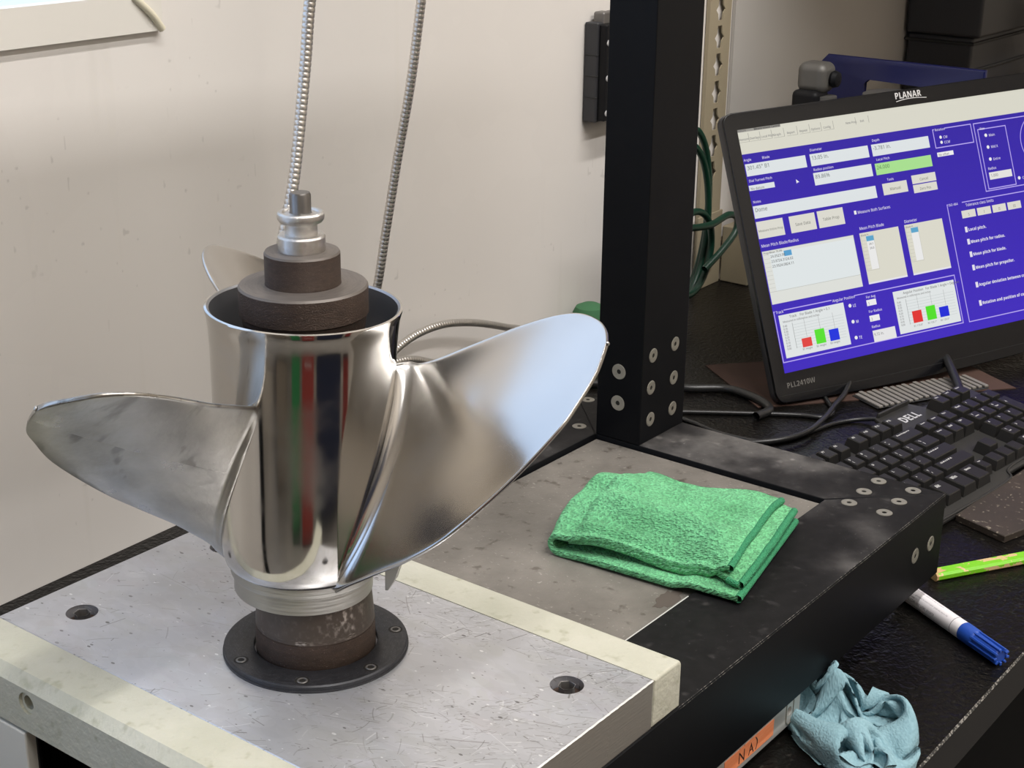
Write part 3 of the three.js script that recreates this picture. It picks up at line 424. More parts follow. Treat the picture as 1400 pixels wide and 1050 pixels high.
  const kinds = [[TE, LE, 65], [TE_L, LE_L, -55], [TE_B, LE_B, -175]];
  kinds.forEach(([te, le, deg], i) => { const b = part('blade', blade(te, le, deg), i === 1 ? M.bladeDull : M.blade, P); if (i === 1) b.userData.label = 'duller blade with blotchy underside on the left'; });
}
// ---------------------------------------------------------------- green microfibre towel
{
  const t = thing('microfiber_towel', 'green microfibre towel folded in layers on the grey sheet', 'towel');
  const y0 = YF - 0.004;
  const LF = [0.263, 0.0035], LB = [0.385, -0.0155], RB = [0.424, 0.125], RF = [0.275, 0.155];
  const plan = (a, b) => { const x0 = lerp(LF[0], RF[0], a), z0 = lerp(LF[1], RF[1], a), x1 = lerp(LB[0], RB[0], a), z1 = lerp(LB[1], RB[1], a); const k = 0.006 * Math.sin(a * 9 + 1) * b; return [lerp(x0, x1, b) + k + 0.004 * Math.sin(a * Math.PI) * (1 - b) * 0, lerp(z0, z1, b) - 0.010 * Math.sin(b * Math.PI) * (1 - a)]; };
  const lump = (a, b) => 0.006 * (fbm(a * 3 + 1.3, b * 3 + 0.4, 3, 64) - 0.5);
  const floorY = (a, b) => { const [, z] = plan(a, b); return z > ZI1 - 0.006 ? YF + 0.0003 : y0; };
  const botY = (a, b) => { const [, z] = plan(a, b); return lerp(y0, YF + 0.0004, smooth(ZI1 - 0.02, ZI1 - 0.002, z)) + 0.0034 + 0.0012 * smooth(0.0, 0.2, a); };
  const corner = Math.PI;
  // lower leaf, rolled fold at the left, upper leaf, as one sheet
  const R = 0.0075;
  const topH = (a, b) => { // height of the upper leaf above the lower one
    const open = 0.0085 * Math.exp(-Math.pow((a - 0.2) / 0.28, 2)) * (1 - smooth(0.1, 0.55, b));
    const back = 0.0165 * smooth(0.1, 0.5, b) * (1 - 0.55 * a) * (1 - 0.35 * smooth(0.8, 1, b));
    const ridge = 0.0095 * Math.exp(-Math.pow((b - 0.24 - 0.22 * (1 - a)) / 0.11, 2)) * smooth(0.05, 0.3, a) * (1 - smooth(0.75, 1, a));
    const ridge2 = 0.007 * Math.exp(-Math.pow((b - 0.72 + 0.5 * a) / 0.1, 2)) * (1 - smooth(0.6, 0.95, a));
    const valley = -0.006 * Math.exp(-Math.pow((b - 0.5) / 0.13, 2)) * Math.exp(-Math.pow((a - 0.55) / 0.25, 2));
    return 0.0078 + open + back + ridge + ridge2 + valley + lump(a, b);
  };
  const leaf = (u, v) => {
    const b = v;
    if (u < 0.42) { const a = 1 - u / 0.42; const [x, z] = plan(a, b); return V(x, botY(a, b), z); }
    const H = topH(0.03, b);
    if (u < 0.5) { const k = (u - 0.42) / 0.08 * Math.PI, [x, z] = plan(0, b), [x1, z1] = plan(0.1, b), d = Math.hypot(x1 - x, z1 - z); const yb = botY(0, b), c = yb + H / 2; const o = Math.sin(k) * Math.min(0.009, H * 0.55); return V(x - (x1 - x) / d * o, c - Math.cos(k) * H / 2, z - (z1 - z) / d * o); }
    const a = (u - 0.5) / 0.5; const bb = lerp(b, 1, (1 - b) * 0.10 * smooth(0.0, 0.5, a) * (1 - smooth(0.85, 1, a) * 0.3)); const aa = a * (0.985 + 0.02 * Math.sin(b * 3)); const [x, z] = plan(aa, bb);
    return V(x, botY(aa, bb) + lerp(H, topH(aa, bb), smooth(0, 0.12, a)) * lerp(1, 0.66, smooth(0.8, 1, a)), z);
  };
  part('folded_cloth', sheet(leaf, 190, 90, 0.0042), M.towel, t);
  // third leaf folded over the back right
  const leaf3 = (u, v) => { const a = lerp(0.05, 0.92 - 0.02 * v, u), b0 = 0.075 * smooth(0, 0.5, u) + 0.02, b = lerp(b0, 1.0, v), [x, z] = plan(a, b); const h = topH(a, b) * lerp(1, 0.66, smooth(0.8, 1, a)); const k = smooth(0.86, 1, u), curl = 0.0035 * k * (1 - smooth(0, 0.2, v)), sink = lerp(-0.0042, 0.0046, Math.max(smooth(0, 0.1, v), k)); return V(x, botY(a, b) + h + lerp(-0.003, sink, smooth(0, 0.1, u)) + curl, z); };
  part('top_fold', sheet(leaf3, 130, 100, 0.0038), M.towel, t);
  const hem = (fn, r, n = 40) => { const c = new THREE.CatmullRomCurve3(Array.from({ length: n + 1 }, (_, i) => fn(i / n))); const g = new THREE.TubeGeometry(c, 80, r, 8, false); return boxUV(g); };
  part('hem', hem(v => leaf(0, v).add(V(0.0004, 0, 0.0006)), 0.0031), M.hem, t);
  part('hem', hem(v => leaf(1, v).add(V(0.0004, 0, 0.0006)), 0.0031), M.hem, t);
  part('hem', hem(v => leaf3(1, v).add(V(0.0004, 0, 0.0004)), 0.003), M.hem, t);
  part('hem', hem(v => leaf(0.965 + 0.035 * v, 0).add(V(0, 0.0002, 0.0004)), 0.0024), M.hem, t);
  const p = (a, b) => leaf(0.5 + 0.5 * a, b).add(V(0, 0.0032, 0));
  tag(part('lint_thread', tube([p(0.17, 0.53), p(0.185, 0.56), p(0.20, 0.58), p(0.21, 0.62)].map(q => [q.x, q.y, q.z]), 0.0006, 16, 6), M.blackSoft, scene), 'tiny black lint thread lying on the green towel', 'thread');
}
// ---------------------------------------------------------------- crumpled blue paper towel (small cloth relaxation)
{
  const N = 58, W = 0.185, P = [], rest = W / (N - 1); let s0 = seed; seed = 4242;
  const cx = 0.338, cz = 0.224;
  for (let j = 0; j < N; j++) for (let i = 0; i < N; i++) {
    const u = i / (N - 1) - 0.5, v = j / (N - 1) - 0.5, k = 0.6, n1 = fbm(u * 3 + 9, v * 3 + 2, 2, 64) - 0.5, n2 = fbm(u * 3 + 31, v * 3 + 12, 2, 64) - 0.5, n3 = fbm(u * 3.4 + 3, v * 3.4 + 50, 2, 64);
    const r = Math.hypot(u, v);
    P.push(V(u * W * k + n1 * 0.05, 0.006 + n3 * 0.062 * (1 - r * 0.7), v * W * k + n2 * 0.05));
  }
  const C = []; const link = (a, b, l, w) => C.push([a, b, l, w]);
  for (let j = 0; j < N; j++) for (let i = 0; i < N; i++) { const a = j * N + i; if (i + 1 < N) link(a, a + 1, rest, 1); if (j + 1 < N) link(a, a + N, rest, 1); if (i + 1 < N && j + 1 < N) { link(a, a + N + 1, rest * 1.4142, 0.8); link(a + 1, a + N, rest * 1.4142, 0.8); } if (i + 3 < N) link(a, a + 3, rest * 3, 0.3); if (j + 3 < N) link(a, a + 3 * N, rest * 3, 0.3); if (i + 8 < N) link(a, a + 8, rest * 8, 0.05); if (j + 8 < N) link(a, a + 8 * N, rest * 8, 0.05); }
  const d = V();
  for (let it = 0; it < 170; it++) {
    for (const [a, b, l, w] of C) { const p = P[a], q = P[b]; d.subVectors(q, p); const L = d.length() || 1e-6, diff = (L - l) / L * 0.5 * w; if (L < l && w < 0.5) { d.multiplyScalar(diff); } else d.multiplyScalar(diff); p.add(d); q.sub(d); }
    for (const p of P) { p.y -= 0.00018; if (p.y < 0.0012) { p.y = 0.0012; } const R = 0.047, r = Math.hypot(p.x * 1.05, p.z); if (r > R) { const f = lerp(1, R / r, 0.35); p.x *= f; p.z *= f; } if (p.y > 0.046) p.y = lerp(p.y, 0.046, 0.3); }
  }
  // the raised corner and the smoother apron towards the front
  for (const p of P) { const g = Math.exp(-(Math.pow((p.x - 0.014) / 0.012, 2) + Math.pow((p.z + 0.022) / 0.014, 2))); p.y += 0.028 * g; const t = (p.z - p.x) / 1.4142; if (t > 0) { const e = 0.55 * t / 1.4142; p.x -= e; p.z += e; p.y *= 1 - 6 * Math.max(0, t - 0.02); } }
  const pos = [], uv = [], idx = []; P.forEach((p, k) => { pos.push(p.x, p.y, p.z); uv.push((k % N) / N * W, Math.floor(k / N) / N * W); });
  for (let j = 0; j < N - 1; j++) for (let i = 0; i < N - 1; i++) { const a = j * N + i; idx.push(a, a + N, a + 1, a + 1, a + N, a + N + 1); }
  const g = new THREE.BufferGeometry(); g.setAttribute('position', new THREE.Float32BufferAttribute(pos, 3)); g.setAttribute('uv', new THREE.Float32BufferAttribute(uv, 2)); g.setIndex(idx); g.computeVertexNormals();
  const m = tag(part('paper_towel', g, M.paper, scene), 'crumpled pale blue paper towel on the black desk below the frame', 'paper towel'); m.position.set(cx, YD, cz); seed = s0;
}
// ---------------------------------------------------------------- marker, pencil, mat
{
  const a = V(0.5668, 0, 0.1622), b = V(0.5261, 0, 0.2379), c = V(0.5014, 0, 0.2768), dir = b.clone().sub(a).normalize();
  const t = thing('marker_pen', 'white marker pen with a ribbed blue cap lying on the black desk', 'marker', [b.x, YD + 0.0081, b.z]);
  t.quaternion.setFromUnitVectors(V(0, 1, 0), dir);
  const lab = canvasTex(1024, 512, (x, w, h) => {
    x.fillStyle = '#ece8ea'; x.fillRect(0, 0, w, h); x.fillStyle = '#6a6468'; x.font = '26px sans-serif';
    for (let i = 0; i < 9; i++) { const y = 30 + i * 56; x.fillStyle = i % 3 ? '#7d777c' : '#57525a'; x.font = `${i % 3 ? 22 : 32}px sans-serif`; x.fillText(['XYLENE FREE PAINT MARKER', 'Permanent on most surfaces. Shake well before use.', 'Keep cap tight. Keep out of reach of children.'][i % 3], 250 + (i % 2) * 60, y); }
    x.fillStyle = 'rgba(90,85,90,0.55)'; x.fillRect(60, 0, 70, h); for (let i = 0; i < 40; i++) { x.fillStyle = `rgba(120,112,116,${rnd() * 0.4})`; x.fillRect(rnd() * 260, rnd() * h, 30 + rnd() * 90, 3 + rnd() * 10); }
    x.fillStyle = '#4b474c'; x.fillRect(905, 0, 6, h);
  });
  const body = new THREE.CylinderGeometry(0.0080, 0.0080, 0.085, 40, 1, true); body.rotateY(2.1); body.translate(0, -0.0425, 0);
  const uv = body.attributes.uv; for (let i = 0; i < uv.count; i++) { const u = uv.getX(i), v = uv.getY(i); uv.setXY(i, v, u); }
  part('barrel', clean(body), std({ map: lab, roughness: 0.35 }), t);
  part('barrel_end', lathe([[0.008, -0.085], [0.0072, -0.0862], [0, -0.0862]], 40), M.trim, t);
  part('cap', lathe([[0.008, 0], [0.0083, 0.0004], [0.0082, 0.014], [0.0072, 0.0165], [0.0068, 0.0168], [0.006, 0.044], [0.0052, 0.0452], [0, 0.0452]], 48), M.blue, t);
  for (let i = 0; i < 9; i++) { const g = new RoundedBoxGeometry(0.0022, 0.033, 0.0032, 2, 0.0006); g.translate(0, 0.0305, 0.0064); g.rotateY(i / 9 * 6.283 + 0.2); part('cap_rib', clean(g), M.blue, t); }
}
{
  const t = thing('carpenter_pencil', 'flat lime green carpenter pencil with chipped paint at its end', 'pencil', [0.6165, YD, 0.1735], -Math.atan2(0.515, 0.857));
  const s = new THREE.Shape(); const w = 0.0072, h = 0.0078, c = 0.0021; s.moveTo(-w + c, 0); s.lineTo(w - c, 0); s.lineTo(w, c); s.lineTo(w, h - c); s.lineTo(w - c, h); s.lineTo(-w + c, h); s.lineTo(-w, h - c); s.lineTo(-w, c); s.closePath();
  const g = new THREE.ExtrudeGeometry(s, { depth: 0.175, bevelEnabled: false }); g.rotateY(Math.PI / 2); g.translate(0, 0.0001, 0);
  part('pencil_body', boxUV(g), M.pencil, t);
  const e = new THREE.ExtrudeGeometry(s, { depth: 0.0022, bevelEnabled: false }); e.rotateY(Math.PI / 2); e.translate(-0.0021, 0.0001, 0); part('bare_end', boxUV(e), M.wood, t).userData.label = 'bare wooden end';
  const chip = new THREE.Shape([[0, -0.0050], [0.0115, -0.002], [0.0075, 0.001], [0.0098, 0.0036], [0, 0.0049]].map(p => new THREE.Vector2(...p))); const cg = new THREE.ExtrudeGeometry(chip, { depth: 0.0003, bevelEnabled: false }); cg.rotateX(-Math.PI / 2); cg.translate(0, 0.0077, 0); part('chipped_wood', clean(cg), M.wood, t);
}
tag(part('rubber_mat', (() => { const u = [0.956, 0.293], v = [0.31, -0.951], f = [0.7289, 0.1962]; const q = (a, b) => [f[0] + u[0] * a + v[0] * b, f[1] + u[1] * a + v[1] * b]; return slab([q(0, 0), q(0.17, 0), q(0.17, 0.098), q(0, 0.059)], YD, YD + 0.0078, 0.0008); })(), M.mat, scene), 'brown speckled rubber mat slab in front of the keyboard', 'mat');
// ---------------------------------------------------------------- keyboard
{
  const yaw = -0.1198, tilt = 0.1299, UX = 0.0227, UZ = 0.0207;
  const ux = V(Math.cos(yaw), 0, -Math.sin(yaw)), uz0 = V(Math.sin(yaw), 0, Math.cos(yaw)), vz = uz0.clone().multiplyScalar(Math.cos(tilt)).add(V(0, -Math.sin(tilt), 0)), n = vz.clone().cross(ux).normalize();
  const t = thing('computer_keyboard', 'black desktop keyboard with raised keys tucked behind the frame corner', 'keyboard');
  t.quaternion.setFromRotationMatrix(new THREE.Matrix4().makeBasis(ux, n, vz)); t.position.set(0.8667, -0.11, 0.0152).addScaledVector(n, -0.0105);
  const X = c => (c - 14.5) * UX, Z = r => r * UZ;
  const out = [[X(2.6), Z(-0.72)], [X(15), Z(-0.72)], [X(15.25), Z(-1.45)], [X(18.2), Z(-1.45)], [X(18.6), Z(-0.72)], [X(22.75), Z(-0.72)], [X(22.75), Z(6.15)], [X(15.9), Z(6.15)], [X(15.6), Z(6.6)], [X(15.0), Z(6.75)], [X(2.6), Z(6.75)]];
  part('case', slab(out, -0.0055, 0.0004, 0.002, [], 3), M.keycase, t);
  part('rim', slab([[X(15.3), Z(-1.42)], [X(18.15), Z(-1.42)], [X(18.1), Z(-1.3)], [X(15.4), Z(-1.3)]], 0, 0.006, 0.0006), M.keycase, t);
  part('front_lip', tube([[X(2.7), 0.0008, Z(6.6)], [X(14.8), 0.0008, Z(6.6)], [X(15.5), 0.0008, Z(6.45)], [X(15.9), 0.0008, Z(6.02)], [X(22.6), 0.0008, Z(6.02)]], 0.0014, 120, 8), M.keycase, t);
  for (const c of [5, 20]) part('foot', box(X(c) - 0.008, X(c) + 0.008, -0.0246, -0.005, Z(-0.5), Z(-0.2), 0.001), M.keycase, t);
  const keys = []; // [centre column, row, width, depth, legend]
  'F5,F6,F7,F8'.split(',').forEach((k, i) => keys.push([7 + i, 0, 1, 1, k])); 'F9,F10,F11,F12'.split(',').forEach((k, i) => keys.push([11.5 + i, 0, 1, 1, k]));
  '7 &,8 *,9 (,0 ),- _,= +'.split(',').forEach((k, i) => keys.push([7.5 + i, 1.25, 1, 1, k])); keys.push([14, 1.25, 2, 1, 'Backspace']);
  'U,I,O,P,[ {,] }'.split(',').forEach((k, i) => keys.push([8 + i, 2.25, 1, 1, k])); keys.push([14.25, 2.25, 1.5, 1, '\\ |']);
  'H,J,K,L,; :,\' "'.split(',').forEach((k, i) => keys.push([7.25 + i, 3.25, 1, 1, k])); keys.push([13.875, 3.25, 2.25, 1, 'Enter']);
  'N,M,< ,> .,? /'.split(',').forEach((k, i) => keys.push([7.75 + i, 4.25, 1, 1, k])); keys.push([13.625, 4.25, 2.75, 1, 'Shift']);
  [[10.9, 'Alt'], [12.25, 'Win'], [13.55, 'Menu']].forEach(([c, k]) => keys.push([c, 5.45, 1.25, 1.4, k])); keys.push([14.62, 5.25, 0.8, 1, 'Ctrl']);
  keys.push([7.6, 5.45, 5.2, 1.4, '']);
  'Insert,Home,PgUp'.split(',').forEach((k, i) => keys.push([15.75 + i, 1.25, 1, 1, k])); 'Delete,End,PgDn'.split(',').forEach((k, i) => keys.push([15.75 + i, 2.25, 1, 1, k]));
  keys.push([16.75, 4.25, 1, 1, '↑']); '←,↓,→'.split(',').forEach((k, i) => keys.push([15.75 + i, 5.25, 1, 1, k]));
  'PrtSc,ScrLk,Pause'.split(',').forEach((k, i) => keys.push([19 + i, 0, 1, 1, k])); 'Num,/,*,-'.split(',').forEach((k, i) => keys.push([19 + i, 1.25, 1, 1, k]));
  [['7 Home', '8 ↑', '9 PgUp'], ['4 ←', '5', '6 →'], ['1 End', '2 ↓', '3 PgDn']].forEach((r, j) => r.forEach((k, i) => keys.push([19 + i, 2.25 + j, 1, 1, k])));
  keys.push([22, 2.75, 1, 2, '+'], [22, 4.75, 1, 2, 'Enter'], [19.5, 5.25, 2, 1, '0 Ins'], [21, 5.25, 1, 1, '. Del']);
  const G = 10, atlas = canvasTex(1920, 1920, (c, w) => {
    c.fillStyle = '#262524'; c.fillRect(0, 0, w, w); c.fillStyle = '#c9c9c6'; c.textBaseline = 'top';
    keys.forEach(([, , kw, kd, s], i) => { const x = i % G * 192, y = Math.floor(i / G) * 192; const [a, b] = s.split(' '); const small = s.length > 3 && !b; c.font = `bold ${small ? 34 : 48}px sans-serif`; c.fillText(a, x + 24, y + 22, 120); if (b) { c.font = `bold ${b.length > 1 ? 32 : 46}px sans-serif`; c.fillText(b, x + 24, y + 84, 120); } });
  });
  const mk = phys({ map: atlas, roughness: 0.36, specularIntensity: 0.55 });
  keys.forEach(([c, r, kw, kd], i) => {
    const w = kw * UX - 0.0016, d = kd * UZ - 0.0016, H = 0.0125 - (r > 5 ? 0.0015 : 0) + (r === 0 ? 0.0005 : 0), ti = 0.0031, tf = 0.0026, tb = 0.0018, B = [[-w / 2, 0, -d / 2], [w / 2, 0, -d / 2], [w / 2, 0, d / 2], [-w / 2, 0, d / 2]], e = 0.0009;
    const ring = (ix, b, f, y) => [[-w / 2 + ix, y, -d / 2 + b], [w / 2 - ix, y, -d / 2 + b], [w / 2 - ix, y, d / 2 - f], [-w / 2 + ix, y, d / 2 - f]];
    const T1 = ring(ti - e * 0.5, tb - e * 0.4, tf - e * 0.4, H - e), T2 = ring(ti + e * 0.5, tb + e * 0.5, tf + e * 0.5, H);
    const pos = [], uv = [], x0 = i % G / G, y1 = 1 - Math.floor(i / G) / G, k = 1 / G, dark = [x0 + 0.9 * k, y1 - 0.9 * k];
    const quad = (a, b, cc, dd, top) => { for (const q of [a, b, cc, a, cc, dd]) { pos.push(...q); if (top) { const m = Math.min(1, UX / w * 0.9); uv.push(x0 + k * (0.04 + 0.92 * clamp((q[0] - T2[0][0]) / (0.0145))), y1 - k * (0.04 + 0.92 * clamp((q[2] - T2[0][2]) / 0.0145))); } else uv.push(...dark); } };
    for (let s = 0; s < 4; s++) { const u = (s + 1) % 4; quad(B[u], B[s], T1[s], T1[u]); quad(T1[u], T1[s], T2[s], T2[u]); }
    quad(T2[0], T2[3], T2[2], T2[1], true);
    const g = new THREE.BufferGeometry(); g.setAttribute('position', new THREE.Float32BufferAttribute(pos, 3)); g.setAttribute('uv', new THREE.Float32BufferAttribute(uv, 2)); g.computeVertexNormals();
    part('key', g, mk, t).position.set(X(c), 0.0006, Z(r));
  });
  const font = await new FontLoader().loadAsync('fonts/droid/droid_sans_bold.typeface.json');
  M.font = font;
  const tg = new TextGeometry('DELL', { font, size: 0.0112, depth: 0.0004, curveSegments: 4 }); tg.rotateX(-Math.PI / 2); tg.translate(X(16.05), 0.0004, Z(-0.12)); part('logo', clean(tg), M.logo, t);
}
// ---------------------------------------------------------------- monitor
{
  const W = 0.5213, H = 0.2932, bx = V(0.9007, 0.0451, 0.4321).normalize(), by = V(0.1246, 0.926, -0.3563).normalize(), bz = bx.clone().cross(by).normalize();
  const t = thing('computer_monitor', 'wide black desktop monitor tilted back, showing a purple measuring program', 'monitor');
  t.quaternion.setFromRotationMatrix(new THREE.Matrix4().makeBasis(bx, by, bz)); t.position.set(1.18554, 0.0375, -0.09299);
  const L = W / 2 + 0.0160, T = H / 2 + 0.0195, Bm = H / 2 + 0.0335, Bc = H / 2 + 0.0415;
  const outline = new THREE.Shape(); const r = 0.016;
  outline.moveTo(-L, -Bm + r); outline.lineTo(-L, T - r); outline.quadraticCurveTo(-L, T, -L + r, T); outline.lineTo(L - r, T); outline.quadraticCurveTo(L, T, L, T - r); outline.lineTo(L, -Bm + r); outline.quadraticCurveTo(L, -Bm, L - r, -Bm); outline.quadraticCurveTo(0, -2 * Bc + Bm, -L + r, -Bm); outline.quadraticCurveTo(-L, -Bm, -L, -Bm + r);
  const back = new THREE.ExtrudeGeometry(outline, { depth: 0.008, bevelEnabled: true, bevelSize: 0.002, bevelThickness: 0.002, bevelOffset: -0.002, bevelSegments: 3, curveSegments: 24 }); back.translate(0, 0, -0.009);
  part('rear_frame', boxUV(creased(back, 0.5)), M.bezelSide, t);
  const front = outline.clone(); const hl = new THREE.Path([new THREE.Vector2(-W / 2, -H / 2), new THREE.Vector2(-W / 2, H / 2), new THREE.Vector2(W / 2, H / 2), new THREE.Vector2(W / 2, -H / 2)]); front.holes.push(hl);
  const fg = new THREE.ExtrudeGeometry(front, { depth: 0.0022, bevelEnabled: true, bevelSize: 0.0012, bevelThickness: 0.0012, bevelOffset: -0.0012, bevelSegments: 3, curveSegments: 24 }); fg.translate(0, 0, 0.0006);
  part('bezel', boxUV(creased(fg, 0.5)), M.bezel, t);
  const lip = gridGeo((u, v) => { const x = lerp(-L + 0.004, L - 0.004, u), y = -H / 2 - 0.0235 - 0.005 * (1 - Math.pow(2 * u - 1, 2)); return V(x, y - 0.0012 * v, 0.0042 - 0.0004 * v); }, 60, 1, true); part('bezel_seam', lip, M.blackSoft, t);
  part('rear_shell', box(-0.21, 0.21, -0.1, 0.11, -0.052, -0.008, 0.02, 4), M.bezelSide, t);
  // the picture on the screen
  const scr = canvasTex(2048, 1152, (c, w, h) => {
    const R = (x0, y0, x1, y1, f) => { c.fillStyle = f; c.fillRect(x0 * w, y0 * h, (x1 - x0) * w, (y1 - y0) * h); };
    const S = (x0, y0, x1, y1, lw = 5, f = '#c3b4ff') => { c.strokeStyle = f; c.lineWidth = lw; c.strokeRect(x0 * w, y0 * h, (x1 - x0) * w, (y1 - y0) * h); };
    const X = (s, x, y, px, f = '#fff', weight = '') => { c.fillStyle = f; c.font = `${weight} ${px}px sans-serif`; c.textBaseline = 'alphabetic'; c.fillText(s, x * w, y * h); };
    const bg = c.createLinearGradient(0, 0, 0, h); bg.addColorStop(0, '#2d12aa'); bg.addColorStop(1, '#4022cc'); c.fillStyle = bg; c.fillRect(0, 0, w, h);
    const face = '#e9e7d8', white = '#eef4f6';
    R(0, 0, 1, 0.103, face); R(0, 0, 0.123, 0.014, '#a9a69f'); X('Measure', 0.002, 0.012, 14, '#555'); X('Measurement Control', 0.05, 0.012, 14, '#333', 'bold');
    ['Measure', 'Overlays', 'Local Pitch', 'Graph', '', 'Report', 'Repeat', 'Options', 'Config'].forEach((s, i) => { if (!s) return; const x = [0.003, 0.034, 0.066, 0.1, 0, 0.137, 0.172, 0.205, 0.24][i]; X(s, x, 0.048, 15, '#777'); R(x + 0.029, 0.02, x + 0.0298, 0.055, '#8d8b84'); R(x, 0.0545, x + 0.0298, 0.0555, '#a09e96'); });
    X('New Prop', 0.305, 0.043, 15, '#777'); X('Exit', 0.347, 0.043, 15, '#777'); R(0.334, 0.02, 0.3348, 0.05, '#8d8b84'); R(0.372, 0.02, 0.3728, 0.05, '#8d8b84');
    const field = (x0, y0, x1, y1, s, f = white, tc = '#77807f') => { R(x0, y0, x1, y1, f); if (s) X(s, x0 + 0.004, y0 + 0.025, 26, tc); };
    X('Angle', 0.007, 0.132, 17); X('Blade', 0.057, 0.132, 17); field(0.008, 0.143, 0.175, 0.193, '301.45° B1');
    X('Diameter', 0.19, 0.132, 17); field(0.187, 0.143, 0.355, 0.193, '13.05 in.');
    X('Depth', 0.37, 0.132, 17); field(0.365, 0.143, 0.537, 0.193, '-3.781 in.');
    X('Radius position', 0.19, 0.213, 17); field(0.187, 0.221, 0.355, 0.273, '89.86%');
    X('Local Pitch', 0.372, 0.213, 17); field(0.365, 0.224, 0.534, 0.273, '24.000', '#b4f09a', '#5f8a55');
    X('Dial Turned Pitch', 0.01, 0.217, 17); field(0.007, 0.23, 0.077, 0.252, ''); X('No datum', 0.011, 0.249, 17, '#777');
    X('Notes', 0.01, 0.303, 17); field(0.007, 0.314, 0.355, 0.365, 'Dome');
    c.fillStyle = '#fff'; c.beginPath(); c.moveTo(0.137 * w, 0.234 * h); c.lineTo(0.137 * w, 0.253 * h); c.lineTo(0.1405 * w, 0.248 * h); c.lineTo(0.1455 * w, 0.248 * h); c.fill();
    const btn = (x0, y0, x1, y1, s, px = 20) => { R(x0, y0, x1, y1, '#eceadf'); c.textAlign = 'center'; X(s, (x0 + x1) / 2, (y0 + y1) / 2 + 0.008, px, '#888880'); c.textAlign = 'left'; };
    btn(0.007, 0.378, 0.08, 0.448, 'Measure Entire Prop', 15); btn(0.097, 0.379, 0.169, 0.448, 'Save Data'); btn(0.176, 0.378, 0.25, 0.448, 'Table Prop');
    X('Tools', 0.392, 0.303, 17); btn(0.375, 0.312, 0.448, 0.361, 'Manual'); btn(0.464, 0.298, 0.537, 0.335, 'Cancel', 18); btn(0.464, 0.339, 0.536, 0.374, 'Zero Pos', 18);
    R(0.28, 0.402, 0.287, 0.418, '#fff'); X('Measure Both Surfaces', 0.29, 0.417, 19);
    S(0.554, 0.121, 0.672, 0.2); R(0.558, 0.113, 0.59, 0.13, '#2d12aa'); X('Rotation', 0.56, 0.128, 17); for (const [y, s] of [[0.157, 'CW'], [0.179, 'CCW']]) { c.fillStyle = '#fff'; c.beginPath(); c.arc(0.574 * w, y * h, 8, 0, 7); c.fill(); X(s, 0.582, y + 0.007, 18); }
    R(0.554, 0.22, 0.604, 0.239, '#fff'); X('No offset', 0.558, 0.236, 16, '#777');
    S(0.681, 0.122, 1.05, 0.419); S(0.691, 0.15, 0.779, 0.411); X('View', 0.697, 0.153, 16); [[0.179, 'Main'], [0.231, 'Mid X'], [0.284, 'Entire']].forEach(([y, s]) => { c.fillStyle = '#fff'; c.beginPath(); c.arc(0.713 * w, y * h, 9, 0, 7); c.fill(); X(s, 0.722, y + 0.007, 18); });
    X('Radius', 0.7, 0.33, 18); R(0.7, 0.341, 0.772, 0.373, '#f4f4f0'); X('1.000', 0.705, 0.362, 19, '#888'); c.fillStyle = '#fff'; c.beginPath(); c.arc(0.792 * w, 0.386 * h, 9, 0, 7); c.fill(); X('Ctr', 0.802, 0.393, 18);
    c.strokeStyle = '#b9aaff'; c.lineWidth = 5; c.beginPath(); c.arc(0.885 * w, 0.235 * h, 0.066 * w, 0, 7); c.stroke(); c.beginPath(); c.arc(0.885 * w, 0.235 * h, 0.05 * w, 0, 7); c.stroke();
    S(0.554, 0.447, 1.05, 0.955); R(0.557, 0.437, 0.6, 0.457, '#3519bb'); X('ISO 484', 0.558, 0.455, 17); X('Tolerance class limits', 0.61, 0.468, 19);
    ['S', 'I', 'II', 'III'].forEach((s, i) => btn(0.593 + i * 0.0485, 0.483, 0.636 + i * 0.0485, 0.516, s, 18));
    [[0.565, 'Local pitch.'], [0.618, 'Mean pitch for radius.'], [0.673, 'Mean pitch for blade.'], [0.731, 'Mean pitch for propeller.'], [0.806, 'Angular deviation between consecutive blades.'], [0.886, 'Rotation and position of consecutive blades.']].forEach(([y, s]) => { R(0.594, y - 0.012, 0.602, y + 0.012, '#f4f0ff'); X(s, 0.604, y + 0.008, 21, '#fff', 'bold'); });
    X('Mean Pitch Blade/Radius', 0.009, 0.483, 19); R(0.008, 0.5, 0.265, 0.716, '#eef0ea'); R(0.027, 0.512, 0.265, 0.666, '#f0f7f8'); S(0.008, 0.5, 0.265, 0.666, 2, '#c9cbc5'); R(0.066, 0.511, 0.087, 0.533, '#5aa9dc');
    X('Prop/Mean', 0.011, 0.512, 13, '#666'); X('70.0%', 0.045, 0.512, 13, '#666'); for (let j = 0; j < 3; j++) for (let i = 0; i < 3; i++) if (i < 2 || j) X(['24.05', '23.98', '24.12', '23.87', '24.31', '24.02', '23.95', '24.08', '24.11'][j * 3 + i], 0.028 + i * 0.02, 0.53 + j * 0.02, 17, '#555'); for (let j = 0; j < 9; j++) R(0.01, 0.515 + j * 0.0168, 0.026, 0.516 + j * 0.0168, '#c4c6c0');
    X('Mean Pitch Blade', 0.286, 0.485, 19); X('Diameter', 0.418, 0.49, 19);
